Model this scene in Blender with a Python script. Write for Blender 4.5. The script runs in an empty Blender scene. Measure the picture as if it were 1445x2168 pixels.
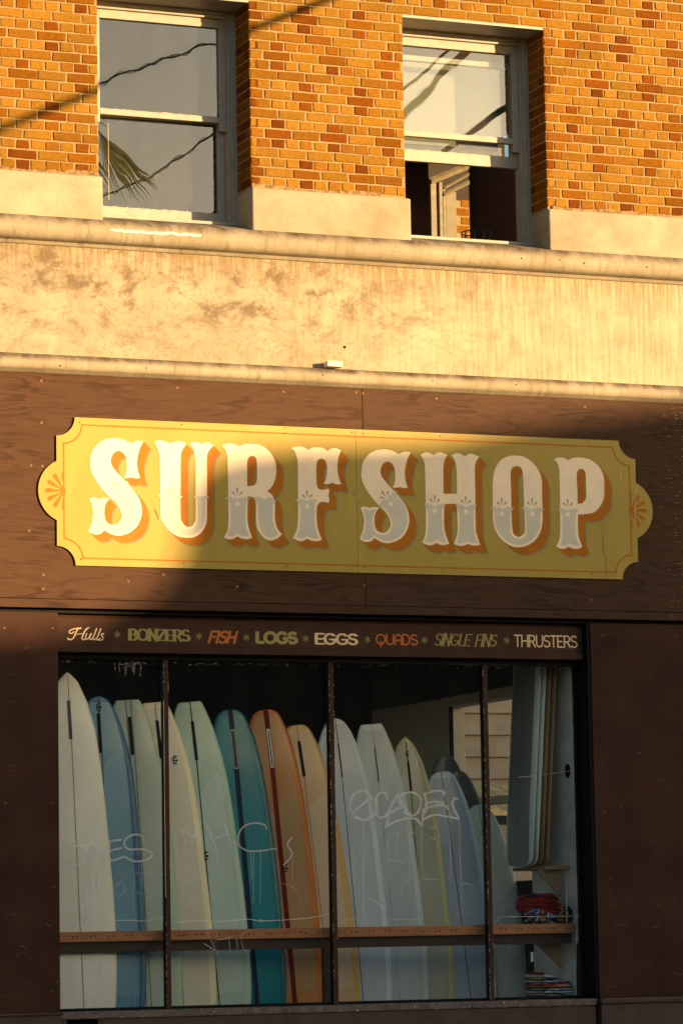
import bpy, bmesh, math, random
from mathutils import Vector, Matrix
from mathutils.geometry import delaunay_2d_cdt
random.seed(7)
R = math.radians
SC = bpy.context.scene
COL = SC.collection

# ------------------------------------------------------------------ camera
YAW, PITCH, ROLL = R(21.99), R(7.18), R(-0.994)
F = 7000.0
fw = Vector((math.sin(YAW)*math.cos(PITCH), math.cos(YAW)*math.cos(PITCH), math.sin(PITCH)))
r0 = Vector((math.cos(YAW), -math.sin(YAW), 0)); u0 = r0.cross(fw)
rt = r0*math.cos(ROLL)+u0*math.sin(ROLL); up = -r0*math.sin(ROLL)+u0*math.cos(ROLL)
CAM = Vector((0, 0, 4.5))-fw*23.5
cd = bpy.data.cameras.new('camera'); cam = bpy.data.objects.new('camera', cd); COL.objects.link(cam)
cd.lens = F/2168*36; cd.sensor_width = 36; cd.clip_end = 500; cd.clip_start = .5
m = Matrix((rt, up, -fw)).transposed().to_4x4(); m.translation = CAM; cam.matrix_world = m
SC.camera = cam

# ------------------------------------------------------------------ light
AZ, EL = R(38), R(5.6)                       # sun to the right of the facade's normal, low
TA = math.tan(AZ); TE = math.tan(EL)/math.cos(AZ)
w = bpy.data.worlds.new('World'); SC.world = w; w.use_nodes = True
nt = w.node_tree; bg = nt.nodes['Background']
sky = nt.nodes.new('ShaderNodeTexSky'); sky.sky_type = 'NISHITA'; sky.sun_disc = False
sky.sun_elevation = EL; sky.sun_rotation = math.pi-AZ
sky.air_density = 1.0; sky.dust_density = 1.5; sky.ozone_density = 1.3
nt.links.new(sky.outputs[0], bg.inputs[0]); bg.inputs[1].default_value = 0.088
sd = bpy.data.lights.new('sun', 'SUN'); sun = bpy.data.objects.new('sun', sd); COL.objects.link(sun)
sd.energy = 3.6; sd.angle = R(.5); sd.color = (1.0, .64, .29)
sdir = Vector((math.sin(AZ)*math.cos(EL), -math.cos(AZ)*math.cos(EL), math.sin(EL)))
sun.rotation_euler = sdir.to_track_quat('Z', 'Y').to_euler(); sun.location = sdir*30
vs = SC.view_settings; SC.display_settings.display_device = 'sRGB'
vs.view_transform = 'Standard'; vs.look = 'None'; vs.gamma = 1; vs.use_curve_mapping = False
vs.exposure = 1.75
SC.render.engine = 'CYCLES'
SC.cycles.max_bounces = 8; SC.cycles.transparent_max_bounces = 12; SC.cycles.use_denoising = True
SC.cycles.sample_clamp_indirect = 8; SC.cycles.caustics_reflective = False; SC.cycles.caustics_refractive = False

# ------------------------------------------------------------------ helpers
def P(px, py, y=0.0):
    """the place on the vertical plane at depth y that the photograph shows at (px, py)"""
    d = fw*F+rt*(px-722.5)-up*(py-1084)
    return CAM+d*((y-CAM.y)/d.y)
def X(px, py, y=0.0): return P(px, py, y).x
def Z(px, py, y=0.0): return P(px, py, y).z

WL = {}
def link(o, parent=None):
    COL.objects.link(o)
    if parent: o.parent = parent; WL[o.name] = WL.get(parent.name, Vector((0, 0, 0)))
    return o
def mesh(name, V, Fc, mats, parent=None, fm=None, smooth=False):
    base = WL.get(parent.name, Vector((0, 0, 0))) if parent else Vector((0, 0, 0))
    me = bpy.data.meshes.new(name)
    me.from_pydata([tuple(Vector(v)-base) for v in V], [], Fc)
    for mt in (mats if isinstance(mats, (list, tuple)) else [mats]): me.materials.append(mt)
    if fm:
        for p, i in zip(me.polygons, fm): p.material_index = i
    if smooth:
        for p in me.polygons: p.use_smooth = True
    me.update()
    o = bpy.data.objects.new(name, me)
    return link(o, parent)
def tag(o, label=None, cat=None, group=None, kind=None):
    if label: o['label'] = label
    if cat: o['category'] = cat
    if group: o['group'] = group
    if kind: o['kind'] = kind
    return o
def thing(name, loc, label, cat, group=None):
    o = bpy.data.objects.new(name, None); COL.objects.link(o); o.location = loc
    WL[o.name] = Vector(loc)
    return tag(o, label, cat, group)

class MB:
    def __init__(s): s.V = []; s.F = []; s.M = []
    def add(s, V, Fc, m=0):
        n = len(s.V); s.V += [tuple(v) for v in V]; s.F += [tuple(i+n for i in f) for f in Fc]; s.M += [m]*len(Fc)
        return s
    def box(s, x0, x1, y0, y1, z0, z1, b=0.0, m=0):
        if b <= 0:
            V = [(x, y, z) for x in (x0, x1) for y in (y0, y1) for z in (z0, z1)]
            return s.add(V, [(0, 1, 3, 2), (4, 6, 7, 5), (0, 4, 5, 1), (2, 3, 7, 6), (0, 2, 6, 4), (1, 5, 7, 3)], m)
        bm = bmesh.new(); bmesh.ops.create_cube(bm, size=1)
        for v in bm.verts: v.co = Vector(((x0+x1)/2+v.co.x*(x1-x0), (y0+y1)/2+v.co.y*(y1-y0), (z0+z1)/2+v.co.z*(z1-z0)))
        bmesh.ops.bevel(bm, geom=bm.edges[:], offset=b, segments=2, affect='EDGES', profile=.6)
        bm.verts.index_update()
        s.add([v.co[:] for v in bm.verts], [[v.index for v in f.verts] for f in bm.faces], m); bm.free(); return s
    def tube(s, pts, r, n=6, m=0, caps=True):
        pts = [Vector(p) for p in pts]; V = []; Fc = []
        rr = r if isinstance(r, (list, tuple)) else [r]*len(pts)
        for i, p in enumerate(pts):
            d = (pts[min(i+1, len(pts)-1)]-pts[max(i-1, 0)]).normalized()
            a = d.cross(Vector((0, 0, 1)) if abs(d.z) < .95 else Vector((1, 0, 0))).normalized(); b = d.cross(a)
            for k in range(n):
                t = 2*math.pi*k/n; V.append(p+(a*math.cos(t)+b*math.sin(t))*rr[i])
        for i in range(len(pts)-1):
            for k in range(n): Fc.append((i*n+k, i*n+(k+1) % n, (i+1)*n+(k+1) % n, (i+1)*n+k))
        if caps: Fc.append(tuple(range(n))[::-1]); Fc.append(tuple((len(pts)-1)*n+k for k in range(n)))
        return s.add(V, Fc, m)
    def prism(s, poly, y0, y1, m=0, ms=None):
        """polygon in (x, z) pushed from y0 (front) to y1 (back)"""
        n = len(poly); tr, pts = fill([poly])
        nf = len(pts)
        s.add([(p[0], y0, p[1]) for p in pts], tr, m)
        s.add([(p[0], y1, p[1]) for p in pts], [t[::-1] for t in tr], m)
        s.add([(p[0], y0, p[1]) for p in poly]+[(p[0], y1, p[1]) for p in poly],
              [(i, (i+1) % n, n+(i+1) % n, n+i) for i in range(n)], m if ms is None else ms)
        return s
    def profile(s, prof, x0, x1, m=0, nx=1):
        n = len(prof); V = []; Fc = []
        for j in range(nx+1):
            x = x0+(x1-x0)*j/nx
            V += [(x, p[0], p[1]) for p in prof]
        for j in range(nx):
            Fc += [(j*n+i, j*n+i+1, (j+1)*n+i+1, (j+1)*n+i) for i in range(n-1)]
        Fc += [tuple(range(n)), tuple(nx*n+i for i in range(n))[::-1]]
        return s.add(V, Fc, m)
    def build(s, name, mats, parent=None, smooth=False):
        return mesh(name, s.V, s.F, mats, parent, s.M, smooth)

def inside(p, loops):
    x, y = p; c = False
    for L in loops:
        j = len(L)-1
        for i in range(len(L)):
            xi, yi = L[i]; xj, yj = L[j]
            if (yi > y) != (yj > y) and x < (xj-xi)*(y-yi)/(yj-yi)+xi: c = not c
            j = i
    return c
def cdt(loops, test, extra=()):
    V = []; E = []
    for L in loops:
        n = len(V); V += [Vector((p[0], p[1])) for p in L]; E += [(n+i, n+(i+1) % len(L)) for i in range(len(L))]
    for a, b in extra:
        n = len(V); V += [Vector(a[:2]), Vector(b[:2])]; E.append((n, n+1))
    ov, oe, of, *_ = delaunay_2d_cdt(V, E, [], 0, 1e-6)
    out = []
    for t in of:
        c = ((ov[t[0]][0]+ov[t[1]][0]+ov[t[2]][0])/3, (ov[t[0]][1]+ov[t[1]][1]+ov[t[2]][1])/3)
        if test(c): out.append(tuple(t))
    return out, [tuple(v) for v in ov]
def fill(loops): return cdt(loops, lambda c: inside(c, loops))
def union(polys): return cdt(polys, lambda c: any(inside(c, [q]) for q in polys))
def flat(name, tris_pts, y, mt, parent):
    tr, pts = tris_pts
    return mesh(name, [(p[0], y, p[1]) for p in pts], tr, mt, parent)

def spl(s, n=4):
    """smooth closed outline through points; '!' marks a corner"""
    pts = []; cor = []
    for t in s.split():
        c = t.endswith('!'); t = t.rstrip('!'); a, b = t.split(','); pts.append((float(a), float(b))); cor.append(c)
    N = len(pts); out = []
    for i in range(N):
        p1, p2 = pts[i], pts[(i+1) % N]
        p0 = pts[i-1] if not cor[i] else (2*p1[0]-p2[0], 2*p1[1]-p2[1])
        p3 = pts[(i+2) % N] if not cor[(i+1) % N] else (2*p2[0]-p1[0], 2*p2[1]-p1[1])
        if cor[i]: p0 = p1
        if cor[(i+1) % N]: p3 = p2
        for k in range(n):
            t = k/n
            out.append(tuple(.5*(2*p1[a]+(p2[a]-p0[a])*t+(2*p0[a]-5*p1[a]+4*p2[a]-p3[a])*t*t+(3*p1[a]-p0[a]-3*p2[a]+p3[a])*t**3) for a in (0, 1)))
    return out
def ell(cx, cy, rx, ry, rot=0, n=14):
    c, s_ = math.cos(rot), math.sin(rot)
    return [(cx+rx*math.cos(t)*c-ry*math.sin(t)*s_, cy+rx*math.cos(t)*s_+ry*math.sin(t)*c) for t in [2*math.pi*k/n for k in range(n)]]
def stroke(pts, w, wv=None, cap=True):
    """polygons covering a polyline: w is the width, wv the width across horizontal runs"""
    out = []; wv = wv or w
    for a, b in zip(pts, pts[1:]):
        dx, dy = b[0]-a[0], b[1]-a[1]; l = math.hypot(dx, dy)
        if l < 1e-9: continue
        dx /= l; dy /= l
        ww = (w*abs(dy)+wv*abs(dx))/(abs(dx)+abs(dy))/2
        nx, ny = -dy*ww, dx*ww
        e = ww*.35 if cap else 0
        out.append([(a[0]+nx-dx*e, a[1]+ny-dy*e), (b[0]+nx+dx*e, b[1]+ny+dy*e), (b[0]-nx+dx*e, b[1]-ny+dy*e), (a[0]-nx-dx*e, a[1]-ny-dy*e)])
    return out
def curve(pts, n=6):
    out = []
    for i in range(len(pts)-1):
        p0 = pts[max(i-1, 0)]; p1 = pts[i]; p2 = pts[i+1]; p3 = pts[min(i+2, len(pts)-1)]
        for k in range(n):
            t = k/n
            out.append(tuple(.5*(2*p1[a]+(p2[a]-p0[a])*t+(2*p0[a]-5*p1[a]+4*p2[a]-p3[a])*t*t+(3*p1[a]-p0[a]-3*p2[a]+p3[a])*t**3) for a in (0, 1)))
    return out+[pts[-1]]

# ------------------------------------------------------------------ materials
class NT:
    def __init__(s, name, rough=.7):
        s.m = bpy.data.materials.new(name); s.m.use_nodes = True; s.t = s.m.node_tree
        s.b = s.t.nodes['Principled BSDF']; s.b.inputs['Roughness'].default_value = rough
        s.out = s.t.nodes['Material Output']
    def n(s, ty, **k):
        nd = s.t.nodes.new(ty)
        for a, v in k.items():
            if hasattr(nd, a): setattr(nd, a, v)
            else: nd.inputs[a.replace('_', ' ')].default_value = v
        return nd
    def l(s, a, b): s.t.links.new(a, b)
    def pos(s, sc=(1, 1, 1), off=(0, 0, 0)):
        g = s.n('ShaderNodeNewGeometry'); mp = s.n('ShaderNodeMapping'); mp.inputs['Scale'].default_value = sc; mp.inputs['Location'].default_value = off
        s.l(g.outputs['Position'], mp.inputs['Vector']); return mp.outputs[0]
    def noise(s, vec, scale=5, detail=3, rough=.5, dist=0):
        nd = s.n('ShaderNodeTexNoise'); nd.inputs['Scale'].default_value = scale; nd.inputs['Detail'].default_value = detail
        nd.inputs['Roughness'].default_value = rough; nd.inputs['Distortion'].default_value = dist
        s.l(vec, nd.inputs['Vector']); return nd.outputs['Fac']
    def ramp(s, v, *st):
        nd = s.n('ShaderNodeValToRGB'); e = nd.color_ramp.elements
        while len(e) < len(st): e.new(.5)
        for el, (p, c) in zip(e, st): el.position = p; el.color = (c, c, c, 1) if not isinstance(c, tuple) else (*c, 1)
        s.l(v, nd.inputs[0]); return nd.outputs[0]
    def mix(s, f, a, b, mode='MIX'):
        nd = s.n('ShaderNodeMix'); nd.data_type = 'RGBA'; nd.blend_type = mode
        for i, v in ((0, f), (6, a), (7, b)):
            if hasattr(v, 'node'): s.l(v, nd.inputs[i])
            elif i: nd.inputs[i].default_value = (*v, 1)
            else: nd.inputs[i].default_value = v
        return nd.outputs[2]
    def math(s, op, a, b=0.0):
        nd = s.n('ShaderNodeMath'); nd.operation = op
        for i, v in ((0, a), (1, b)):
            if hasattr(v, 'node'): s.l(v, nd.inputs[i])
            else: nd.inputs[i].default_value = v
        return nd.outputs[0]
    def col(s, c):
        if hasattr(c, 'node'): s.l(c, s.b.inputs['Base Color'])
        else: s.b.inputs['Base Color'].default_value = (*c, 1)
        return s
    def bump(s, h, st=.3, d=.01):
        nd = s.n('ShaderNodeBump'); nd.inputs['Strength'].default_value = st; nd.inputs['Distance'].default_value = d
        s.l(h, nd.inputs['Height']); s.l(nd.outputs[0], s.b.inputs['Normal']); return s

def paint(name, c, rough=.55, var=.25, sc=14, spec=.4, wear=None):
    k = NT(name, rough); p = k.pos(); n1 = k.noise(p, sc, 4, .6)
    a = tuple(x*(1-var) for x in c); b = tuple(min(1, x*(1+var)) for x in c)
    cc = k.ramp(n1, (.3, a), (.7, b))
    if wear:
        n2 = k.noise(k.pos((1, 1, 1)), 55, 3, .7); f = k.ramp(n2, (wear[1], 0.0), (wear[1]+.03, 1.0)); cc = k.mix(f, cc, wear[0])
    k.col(cc); k.b.inputs['Specular IOR Level'].default_value = spec
    k.bump(k.noise(p, 90, 3), .15, .004); return k.m

def brick_mat(name, c, amt=.25):
    k = NT(name, .85); p = k.pos()
    n1 = k.noise(p, 38, 5, .75); a = tuple(x*(1-amt) for x in c); b = tuple(x*(1+amt) for x in c)
    cc = k.ramp(n1, (.3, a), (.7, b))
    n2 = k.noise(k.pos(off=(3, 1, 7)), 210, 2, .5)
    cc = k.mix(k.ramp(n2, (.61, 0.0), (.68, .55)), cc, (c[0]*.45, c[1]*.35, c[2]*.3))
    n4 = k.noise(k.pos(off=(9, 4, 2)), 60, 1, .4)
    cc = k.mix(k.ramp(n4, (.735, 0.0), (.76, .9)), cc, (.03, .015, .01))
    cc = k.mix(k.ramp(k.noise(k.pos((1, 1, .8), (2, 2, 5)), 1.6, 5, .65), (.46, 0.0), (.68, .38)), cc, (c[0]*.5, c[1]*.5, c[2]*.6))
    oi = k.n('ShaderNodeObjectInfo')
    hs = k.n('ShaderNodeHueSaturation'); hs.inputs['Hue'].default_value = .5
    v = k.math('ADD', k.math('MULTIPLY', oi.outputs['Random'], .28), .86); k.l(v, hs.inputs['Value']); k.l(cc, hs.inputs['Color'])
    k.col(hs.outputs[0]); k.b.inputs['Specular IOR Level'].default_value = .06
    k.bump(k.noise(p, 160, 4, .7), .55, .004); return k.m
M_BR = [brick_mat('brick_gold', (.235, .118, .014)), brick_mat('brick_ochre', (.215, .094, .010)), brick_mat('brick_orange', (.195, .075, .008)), brick_mat('brick_pale', (.25, .125, .017))]
M_BD = [brick_mat('brick_red', (.155, .046, .003)), brick_mat('brick_dark', (.120, .033, .003)), brick_mat('brick_rust', (.185, .070, .004))]
k = NT('mortar', .95); p = k.pos(); k.col(k.ramp(k.noise(p, 40, 4, .7), (.3, (.24, .165, .072)), (.7, (.35, .25, .12)))); k.bump(k.noise(p, 180, 3), .6, .004); M_MORT = k.m
k = NT('crumbling_mortar', .95); p = k.pos(); k.col(k.ramp(k.noise(p, 30, 5, .8), (.35, (.12, .07, .03)), (.6, (.42, .27, .12)))); k.bump(k.noise(p, 120, 4, .8), 1, .01); M_CRUMB = k.m

def stucco(name, kind):
    k = NT(name, .9); p = k.pos()
    base = k.ramp(k.noise(p, 2.2, 5, .65), (.3, (.26, .215, .145)), (.5, (.335, .288, .208)), (.72, (.42, .37, .275)))
    st = k.noise(k.pos((26, 1, 1.1)), 1.6, 5, .65)
    sx = k.n('ShaderNodeSeparateXYZ'); g = k.n('ShaderNodeNewGeometry'); k.l(g.outputs['Position'], sx.inputs[0])
    if kind == 'frieze':
        mright = k.n('ShaderNodeMapRange'); k.l(sx.outputs[0], mright.inputs[0])
        for i, v in ((1, -.8), (2, 1.6), (3, .15), (4, .85)): mright.inputs[i].default_value = v
        f = k.math('MULTIPLY', k.ramp(st, (.42, 0.0), (.6, 1.0)), mright.outputs[0])
        base = k.mix(f, base, (.48, .40, .26))
        bl = k.ramp(k.noise(k.pos((1.0, 1, 1.4), (5.3, 0, 2.2)), 3.4, 9, .74, .25), (.49, 0.0), (.60, .8))
        mz = k.n('ShaderNodeMapRange'); k.l(sx.outputs[2], mz.inputs[0])
        for i, v in ((1, 5.55), (2, 5.95), (3, .25), (4, 1.0)): mz.inputs[i].default_value = v
        ml = k.n('ShaderNodeMapRange'); k.l(sx.outputs[0], ml.inputs[0])
        for i, v in ((1, -.2), (2, 1.6), (3, 1.0), (4, .25)): ml.inputs[i].default_value = v
        base = k.mix(k.math('MULTIPLY', k.math('MULTIPLY', bl, mz.outputs[0]), ml.outputs[0]), base, (.125, .088, .052))
        vein = k.noise(k.pos((1, 1, 1.2), (1.3, 0, 4)), 4.5, 6, .7, .6)
        vv = k.math('ABSOLUTE', k.math('SUBTRACT', vein, .5)); base = k.mix(k.math('MULTIPLY', k.ramp(vv, (.0, .5), (.018, 0.0)), ml.outputs[0]), base, (.15, .09, .045))
        st2 = k.noise(k.pos((40, 1, 2.5), (2, 0, 1)), 1.3, 3, .5)
        mt_ = k.n('ShaderNodeMapRange'); k.l(sx.outputs[2], mt_.inputs[0])
        for i, v in ((1, 6.05), (2, 6.30), (3, 0.0), (4, .8)): mt_.inputs[i].default_value = v
        base = k.mix(k.math('MULTIPLY', k.ramp(st2, (.42, 0.0), (.58, 1.0)), mt_.outputs[0]), base, (.22, .145, .065))
    if kind == 'mould':
        sn = k.n('ShaderNodeSeparateXYZ'); k.l(g.outputs['Normal'], sn.inputs[0])
        up_ = k.ramp(sn.outputs[2], (-.08, 0.0), (.6, 1.0))
        d = k.ramp(k.noise(k.pos((4, 1, 2), (1, 0, 0)), 1.7, 6, .7, .4), (.35, .25), (.62, 1.0))
        base = k.mix(k.math('MULTIPLY', up_, d), base, (.085, .062, .045))
        s3 = k.ramp(k.noise(k.pos((30, 3, 3)), 1.0, 4, .6), (.54, 0.0), (.70, .4))
        base = k.mix(s3, base, (.17, .11, .055))
        s4 = k.ramp(k.noise(k.pos((7, 2, 3), (4, 0, 3)), 1.2, 4, .6), (.62, 0.0), (.74, .5))
        base = k.mix(s4, base, (.065, .045, .032))
    if kind == 'block':
        d = k.ramp(k.noise(k.pos((1.5, 1, 3), (8, 0, 1)), 3, 5, .6, .3), (.52, 0.0), (.85, .4))
        base = k.mix(d, base, (.25, .18, .105))
    pit = k.ramp(k.noise(k.pos(off=(2, 5, 1)), 75, 1, .5), (.735, 0.0), (.75, .8)); base = k.mix(pit, base, (.12, .08, .05))
    k.col(base); k.b.inputs['Specular IOR Level'].default_value = .2
    k.bump(k.noise(p, 26, 6, .7), .35, .012); return k.m
M_FRZ = stucco('stucco_frieze', 'frieze'); M_MLD = stucco('stucco_moulding', 'mould'); M_BLK = stucco('stone_block', 'block')

def plywood(name, dark, light, off, chips=0.0):
    k = NT(name, .62)
    n1 = k.noise(k.pos((.34, 1, 2.4), off), 1.9, 4, .55, .3)
    rings = k.math('SINE', k.math('MULTIPLY', n1, 75)); g1 = k.ramp(k.math('ADD', k.math('MULTIPLY', rings, .5), .5), (.05, 1.0), (.45, 0.0))
    fine = k.noise(k.pos((3, 1, 75), off), 1.4, 4, .6)
    cc = k.ramp(fine, (.3, tuple(x*.86 for x in light)), (.7, tuple(x*1.12 for x in light)))
    patch = k.ramp(k.noise(k.pos((1, 1, 2.4), off), 1.9, 4, .6), (.40, .08), (.60, .85))
    cc = k.mix(k.math('MULTIPLY', g1, patch), cc, dark)
    bl = k.ramp(k.noise(k.pos((1, 1, 3), (off[0]+4, 0, 2)), 3, 5, .7), (.45, 0.0), (.8, .5)); cc = k.mix(bl, cc, tuple(x*1.5 for x in light))
    if chips:
        c1 = k.noise(k.pos((14, 1, 90), off), 1.0, 4, .75); sx = k.n('ShaderNodeSeparateXYZ'); g = k.n('ShaderNodeNewGeometry'); k.l(g.outputs['Position'], sx.inputs[0])
        mr = k.n('ShaderNodeMapRange'); k.l(sx.outputs[0], mr.inputs[0])
        for i, v in ((1, 2.15), (2, 2.75), (3, 0.0), (4, .13)): mr.inputs[i].default_value = v
        f = k.ramp(k.math('ADD', c1, mr.outputs[0]), (.72, 0.0), (.745, .8)); cc = k.mix(f, cc, (.42, .27, .19))
    k.col(cc); k.b.inputs['Specular IOR Level'].default_value = .12
    k.bump(k.math('ADD', k.math('MULTIPLY', fine, .6), k.math('MULTIPLY', g1, .25)), .35, .004); return k.m
M_PLY = plywood('painted_plywood', (.033, .0145, .0065), (.069, .0325, .0155), (0, 0, 0))
M_PLY2 = plywood('painted_plywood_worn', (.032, .0140, .0065), (.064, .0305, .0155), (7, 0, 3), 1)
M_BROWN = paint('brown_paint', (.054, .0245, .0150), .65, .3, 2.2, .08, wear=((.12, .07, .05), .74))
M_BROWN2 = paint('brown_trim_paint', (.060, .028, .0185), .6, .22, 9, .1, wear=((.45, .38, .30), .73))
M_BLACK = paint('black_paint', (.006, .006, .007), .5, .3, 20, .08, wear=((.5, .5, .48), .765))
M_KICK = paint('brown_kick_paint', (.060, .031, .022), .55, .35, 7, wear=((.55, .5, .42), .75))
M_LEDGE = paint('worn_ledge', (.12, .085, .07), .6, .5, 22, wear=((.65, .6, .52), .64))
k = NT('sign_yellow', .42); p = k.pos()
cc = k.ramp(k.noise(k.pos((3.5, 1, 1.2)), 1.6, 4, .6), (.3, (.335, .235, .026)), (.7, (.385, .275, .034)))
cc = k.mix(k.ramp(k.noise(k.pos((9, 1, 1.2), (3, 0, 0)), 2.2, 5, .7), (.62, 0.0), (.78, .45)), cc, (.24, .18, .05))
k.col(cc); k.b.inputs['Specular IOR Level'].default_value = .3; k.bump(k.noise(k.pos((5, 1, 60)), 1.5, 3), .08, .003); M_SY = k.m
M_SE = paint('sign_edge', (.08, .05, .03), .7)
M_OR = paint('sign_orange', (.42, .135, .0015), .5, .10, 8, .15)
M_CR = paint('sign_cream', (.95, .76, .54), .45, .05, 8, .3)
M_BL = paint('sign_grey_blue', (.62, .575, .47), .45, .06, 8, .3)
M_TINT = paint('sign_petal', (.42, .38, .28), .45, .06, 8, .3)
M_SH = paint('sign_cast_shade', (.22, .185, .08), .5, .1, 8, .3)
M_W_CR = paint('lettering_cream', (.80, .58, .34), .5, .06, 8, .3)
M_W_OL = paint('lettering_olive', (.33, .28, .08), .5, .08, 8, .3)
M_W_OR = paint('lettering_orange', (.50, .125, .012), .5, .08, 8, .3)
M_FR = paint('window_paint', (.33, .31, .27), .5, .1, 12, .35, wear=((.24, .15, .07), .665))
M_FRG = paint('window_putty', (.28, .19, .08), .8, .4, 40)
M_SCREW = paint('rusty_screw', (.22, .10, .04), .5)
M_SCUFF = paint('scuffed_paint', (.10, .062, .048), .7)
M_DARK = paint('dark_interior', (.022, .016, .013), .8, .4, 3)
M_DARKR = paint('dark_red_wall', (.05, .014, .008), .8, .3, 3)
M_BEIGE = paint('plaster_wall', (.85, .76, .62), .8, .12, 2)
M_GREYW = paint('grey_plaster', (.90, .86, .82), .75, .3, 5)
k = NT('old_pine', .6); n1 = k.noise(k.pos((2, 2, 40)), 2, 4, .6); k.col(k.ramp(n1, (.3, (.30, .10, .035)), (.7, (.50, .20, .075)))); M_PINE = k.m
k = NT('dark_pine', .7); n1 = k.noise(k.pos((2, 2, 40)), 2, 4, .6); k.col(k.ramp(n1, (.3, (.018, .008, .004)), (.7, (.045, .018, .009)))); M_DPINE = k.m
k = NT('raw_plywood', .7); n1 = k.noise(k.pos((3, 3, 12)), 2, 4, .6); k.col(k.ramp(n1, (.3, (.32, .19, .09)), (.7, (.46, .30, .16)))); M_RPLY = k.m
M_CABLE = paint('black_cable', (.008, .008, .008), .7)
M_METAL = paint('black_iron', (.012, .012, .012), .4)
M_ASPH = paint('asphalt', (.05, .048, .045), .9, .3, 4)
M_CONC = paint('concrete', (.30, .27, .22), .9, .2, 3)
M_SIDING = paint('siding_paint', (.42, .36, .27), .8, .15, 4)
M_FARB = paint('far_plaster', (.07, .055, .045), .9, .2, 1)
M_TIP = paint('sun_painted_corrugated', (.85, .60, .28), .6)  # bright warm colour stands in for sunlight that never reaches the sheet

def glass(name, refl, film, tint=(.95, .97, .95), dirt=(.5, .47, .4)):
    k = NT(name); t = k.t; t.nodes.remove(k.b)
    tr = k.n('ShaderNodeBsdfTransparent'); tr.inputs[0].default_value = (*tint, 1)
    gl = k.n('ShaderNodeBsdfGlossy'); gl.inputs['Roughness'].default_value = .0; gl.inputs[0].default_value = (1, 1, 1, 1)
    fr = k.n('ShaderNodeFresnel'); gg = k.n('ShaderNodeNewGeometry'); k.l(k.math('ADD', k.math('MULTIPLY', gg.outputs['Backfacing'], 1/1.5-1.5), 1.5), fr.inputs[0])
    bp = k.n('ShaderNodeBump'); bp.inputs['Strength'].default_value = .22; bp.inputs['Distance'].default_value = .003
    k.l(k.noise(k.pos((1, 1, .7)), 3.5, 1, .4), bp.inputs['Height']); k.l(bp.outputs[0], gl.inputs['Normal'])
    fac = k.math('ADD', k.math('MULTIPLY', fr.outputs[0], 1.0), refl)
    mx = k.n('ShaderNodeMixShader'); k.l(fac, mx.inputs[0]); k.l(tr.outputs[0], mx.inputs[1]); k.l(gl.outputs[0], mx.inputs[2])
    df = k.n('ShaderNodeBsdfDiffuse'); df.inputs[0].default_value = (*dirt, 1)
    dn = k.ramp(k.noise(k.pos((2.2, 1, .9)), 3, 6, .75), (.35, film*.35), (.72, film*1.5))
    sp = k.ramp(k.noise(k.pos(off=(3, 3, 3)), 95, 2, .6), (.74, 0.0), (.76, .5))
    md = k.n('ShaderNodeMixShader'); k.l(k.math('MAXIMUM', dn, sp), md.inputs[0]); k.l(mx.outputs[0], md.inputs[1]); k.l(df.outputs[0], md.inputs[2])
    k.l(md.outputs[0], k.out.inputs[0]); return k.m
M_GLU = glass('old_window_glass', .03, .02)
M_GLU2 = glass('hazed_window_glass', .05, .035, dirt=(.45, .40, .30))  # stronger film imitates the brighter reflection of two overlapping panes
M_GLS = glass('shop_glass', .0, .006, tint=(.98, .99, .98))
def veil(name, c, a):
    k = NT(name, .8); k.col(c); k.b.inputs['Alpha'].default_value = a; return k.m
M_GRAF = veil('faded_marker', (.75, .76, .72), .5); M_GRAF2 = veil('ghost_marker', (.7, .72, .68), .2)
M_DRIP = veil('dried_drip', (.75, .76, .72), .45); M_CRACK = veil('glass_scratch', (.85, .82, .72), .75)
M_GRIME = veil('grime', (.45, .42, .30), .5)

# ------------------------------------------------------------------ setting
def struct(mb, name, mats, **k): return tag(mb.build(name, mats, None), kind='structure')
struct(MB().box(-150, 150, -150, 150, -.3, -.13), 'ground', M_ASPH)
struct(MB().box(-60, 60, -3.2, 0.3, -.125, 0, .01), 'pavement', M_CONC)
struct(MB().box(-60, 60, -13, -3.35, -.126, -.12), 'road', M_ASPH)

# ------------------------------------------------------------------ the brick building
bld = thing('brick_building', (0, 0, 0), 'golden brick upper storey over stained cream stucco bands and brown shopfront', 'building')
W1 = (-1.787, -.645); W2 = (.545, 1.685); XL, XR = -4.5, 3.3
ZB, ZH, ZT = 6.806, 8.165, 9.3
CH, HP = .07155, .10702
YF = .335                                  # depth of the window reveals
# wall cores
mb = MB()
for a, b in ((XL, W1[0]), (W1[1], W2[0]), (W2[1], XR)): mb.box(a, b, .007, YF+.02, 6.30, ZH+.02)
mb.box(XL, XR, .007, YF+.02, ZH+.02, ZT)
mb.build('mortar_wall', M_MORT, bld)
for a, b in (W1, W2): MB().box(a, b, .004, YF+.01, ZH-.0, ZH+.019).build('window_lintel', M_FR, bld)

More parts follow.
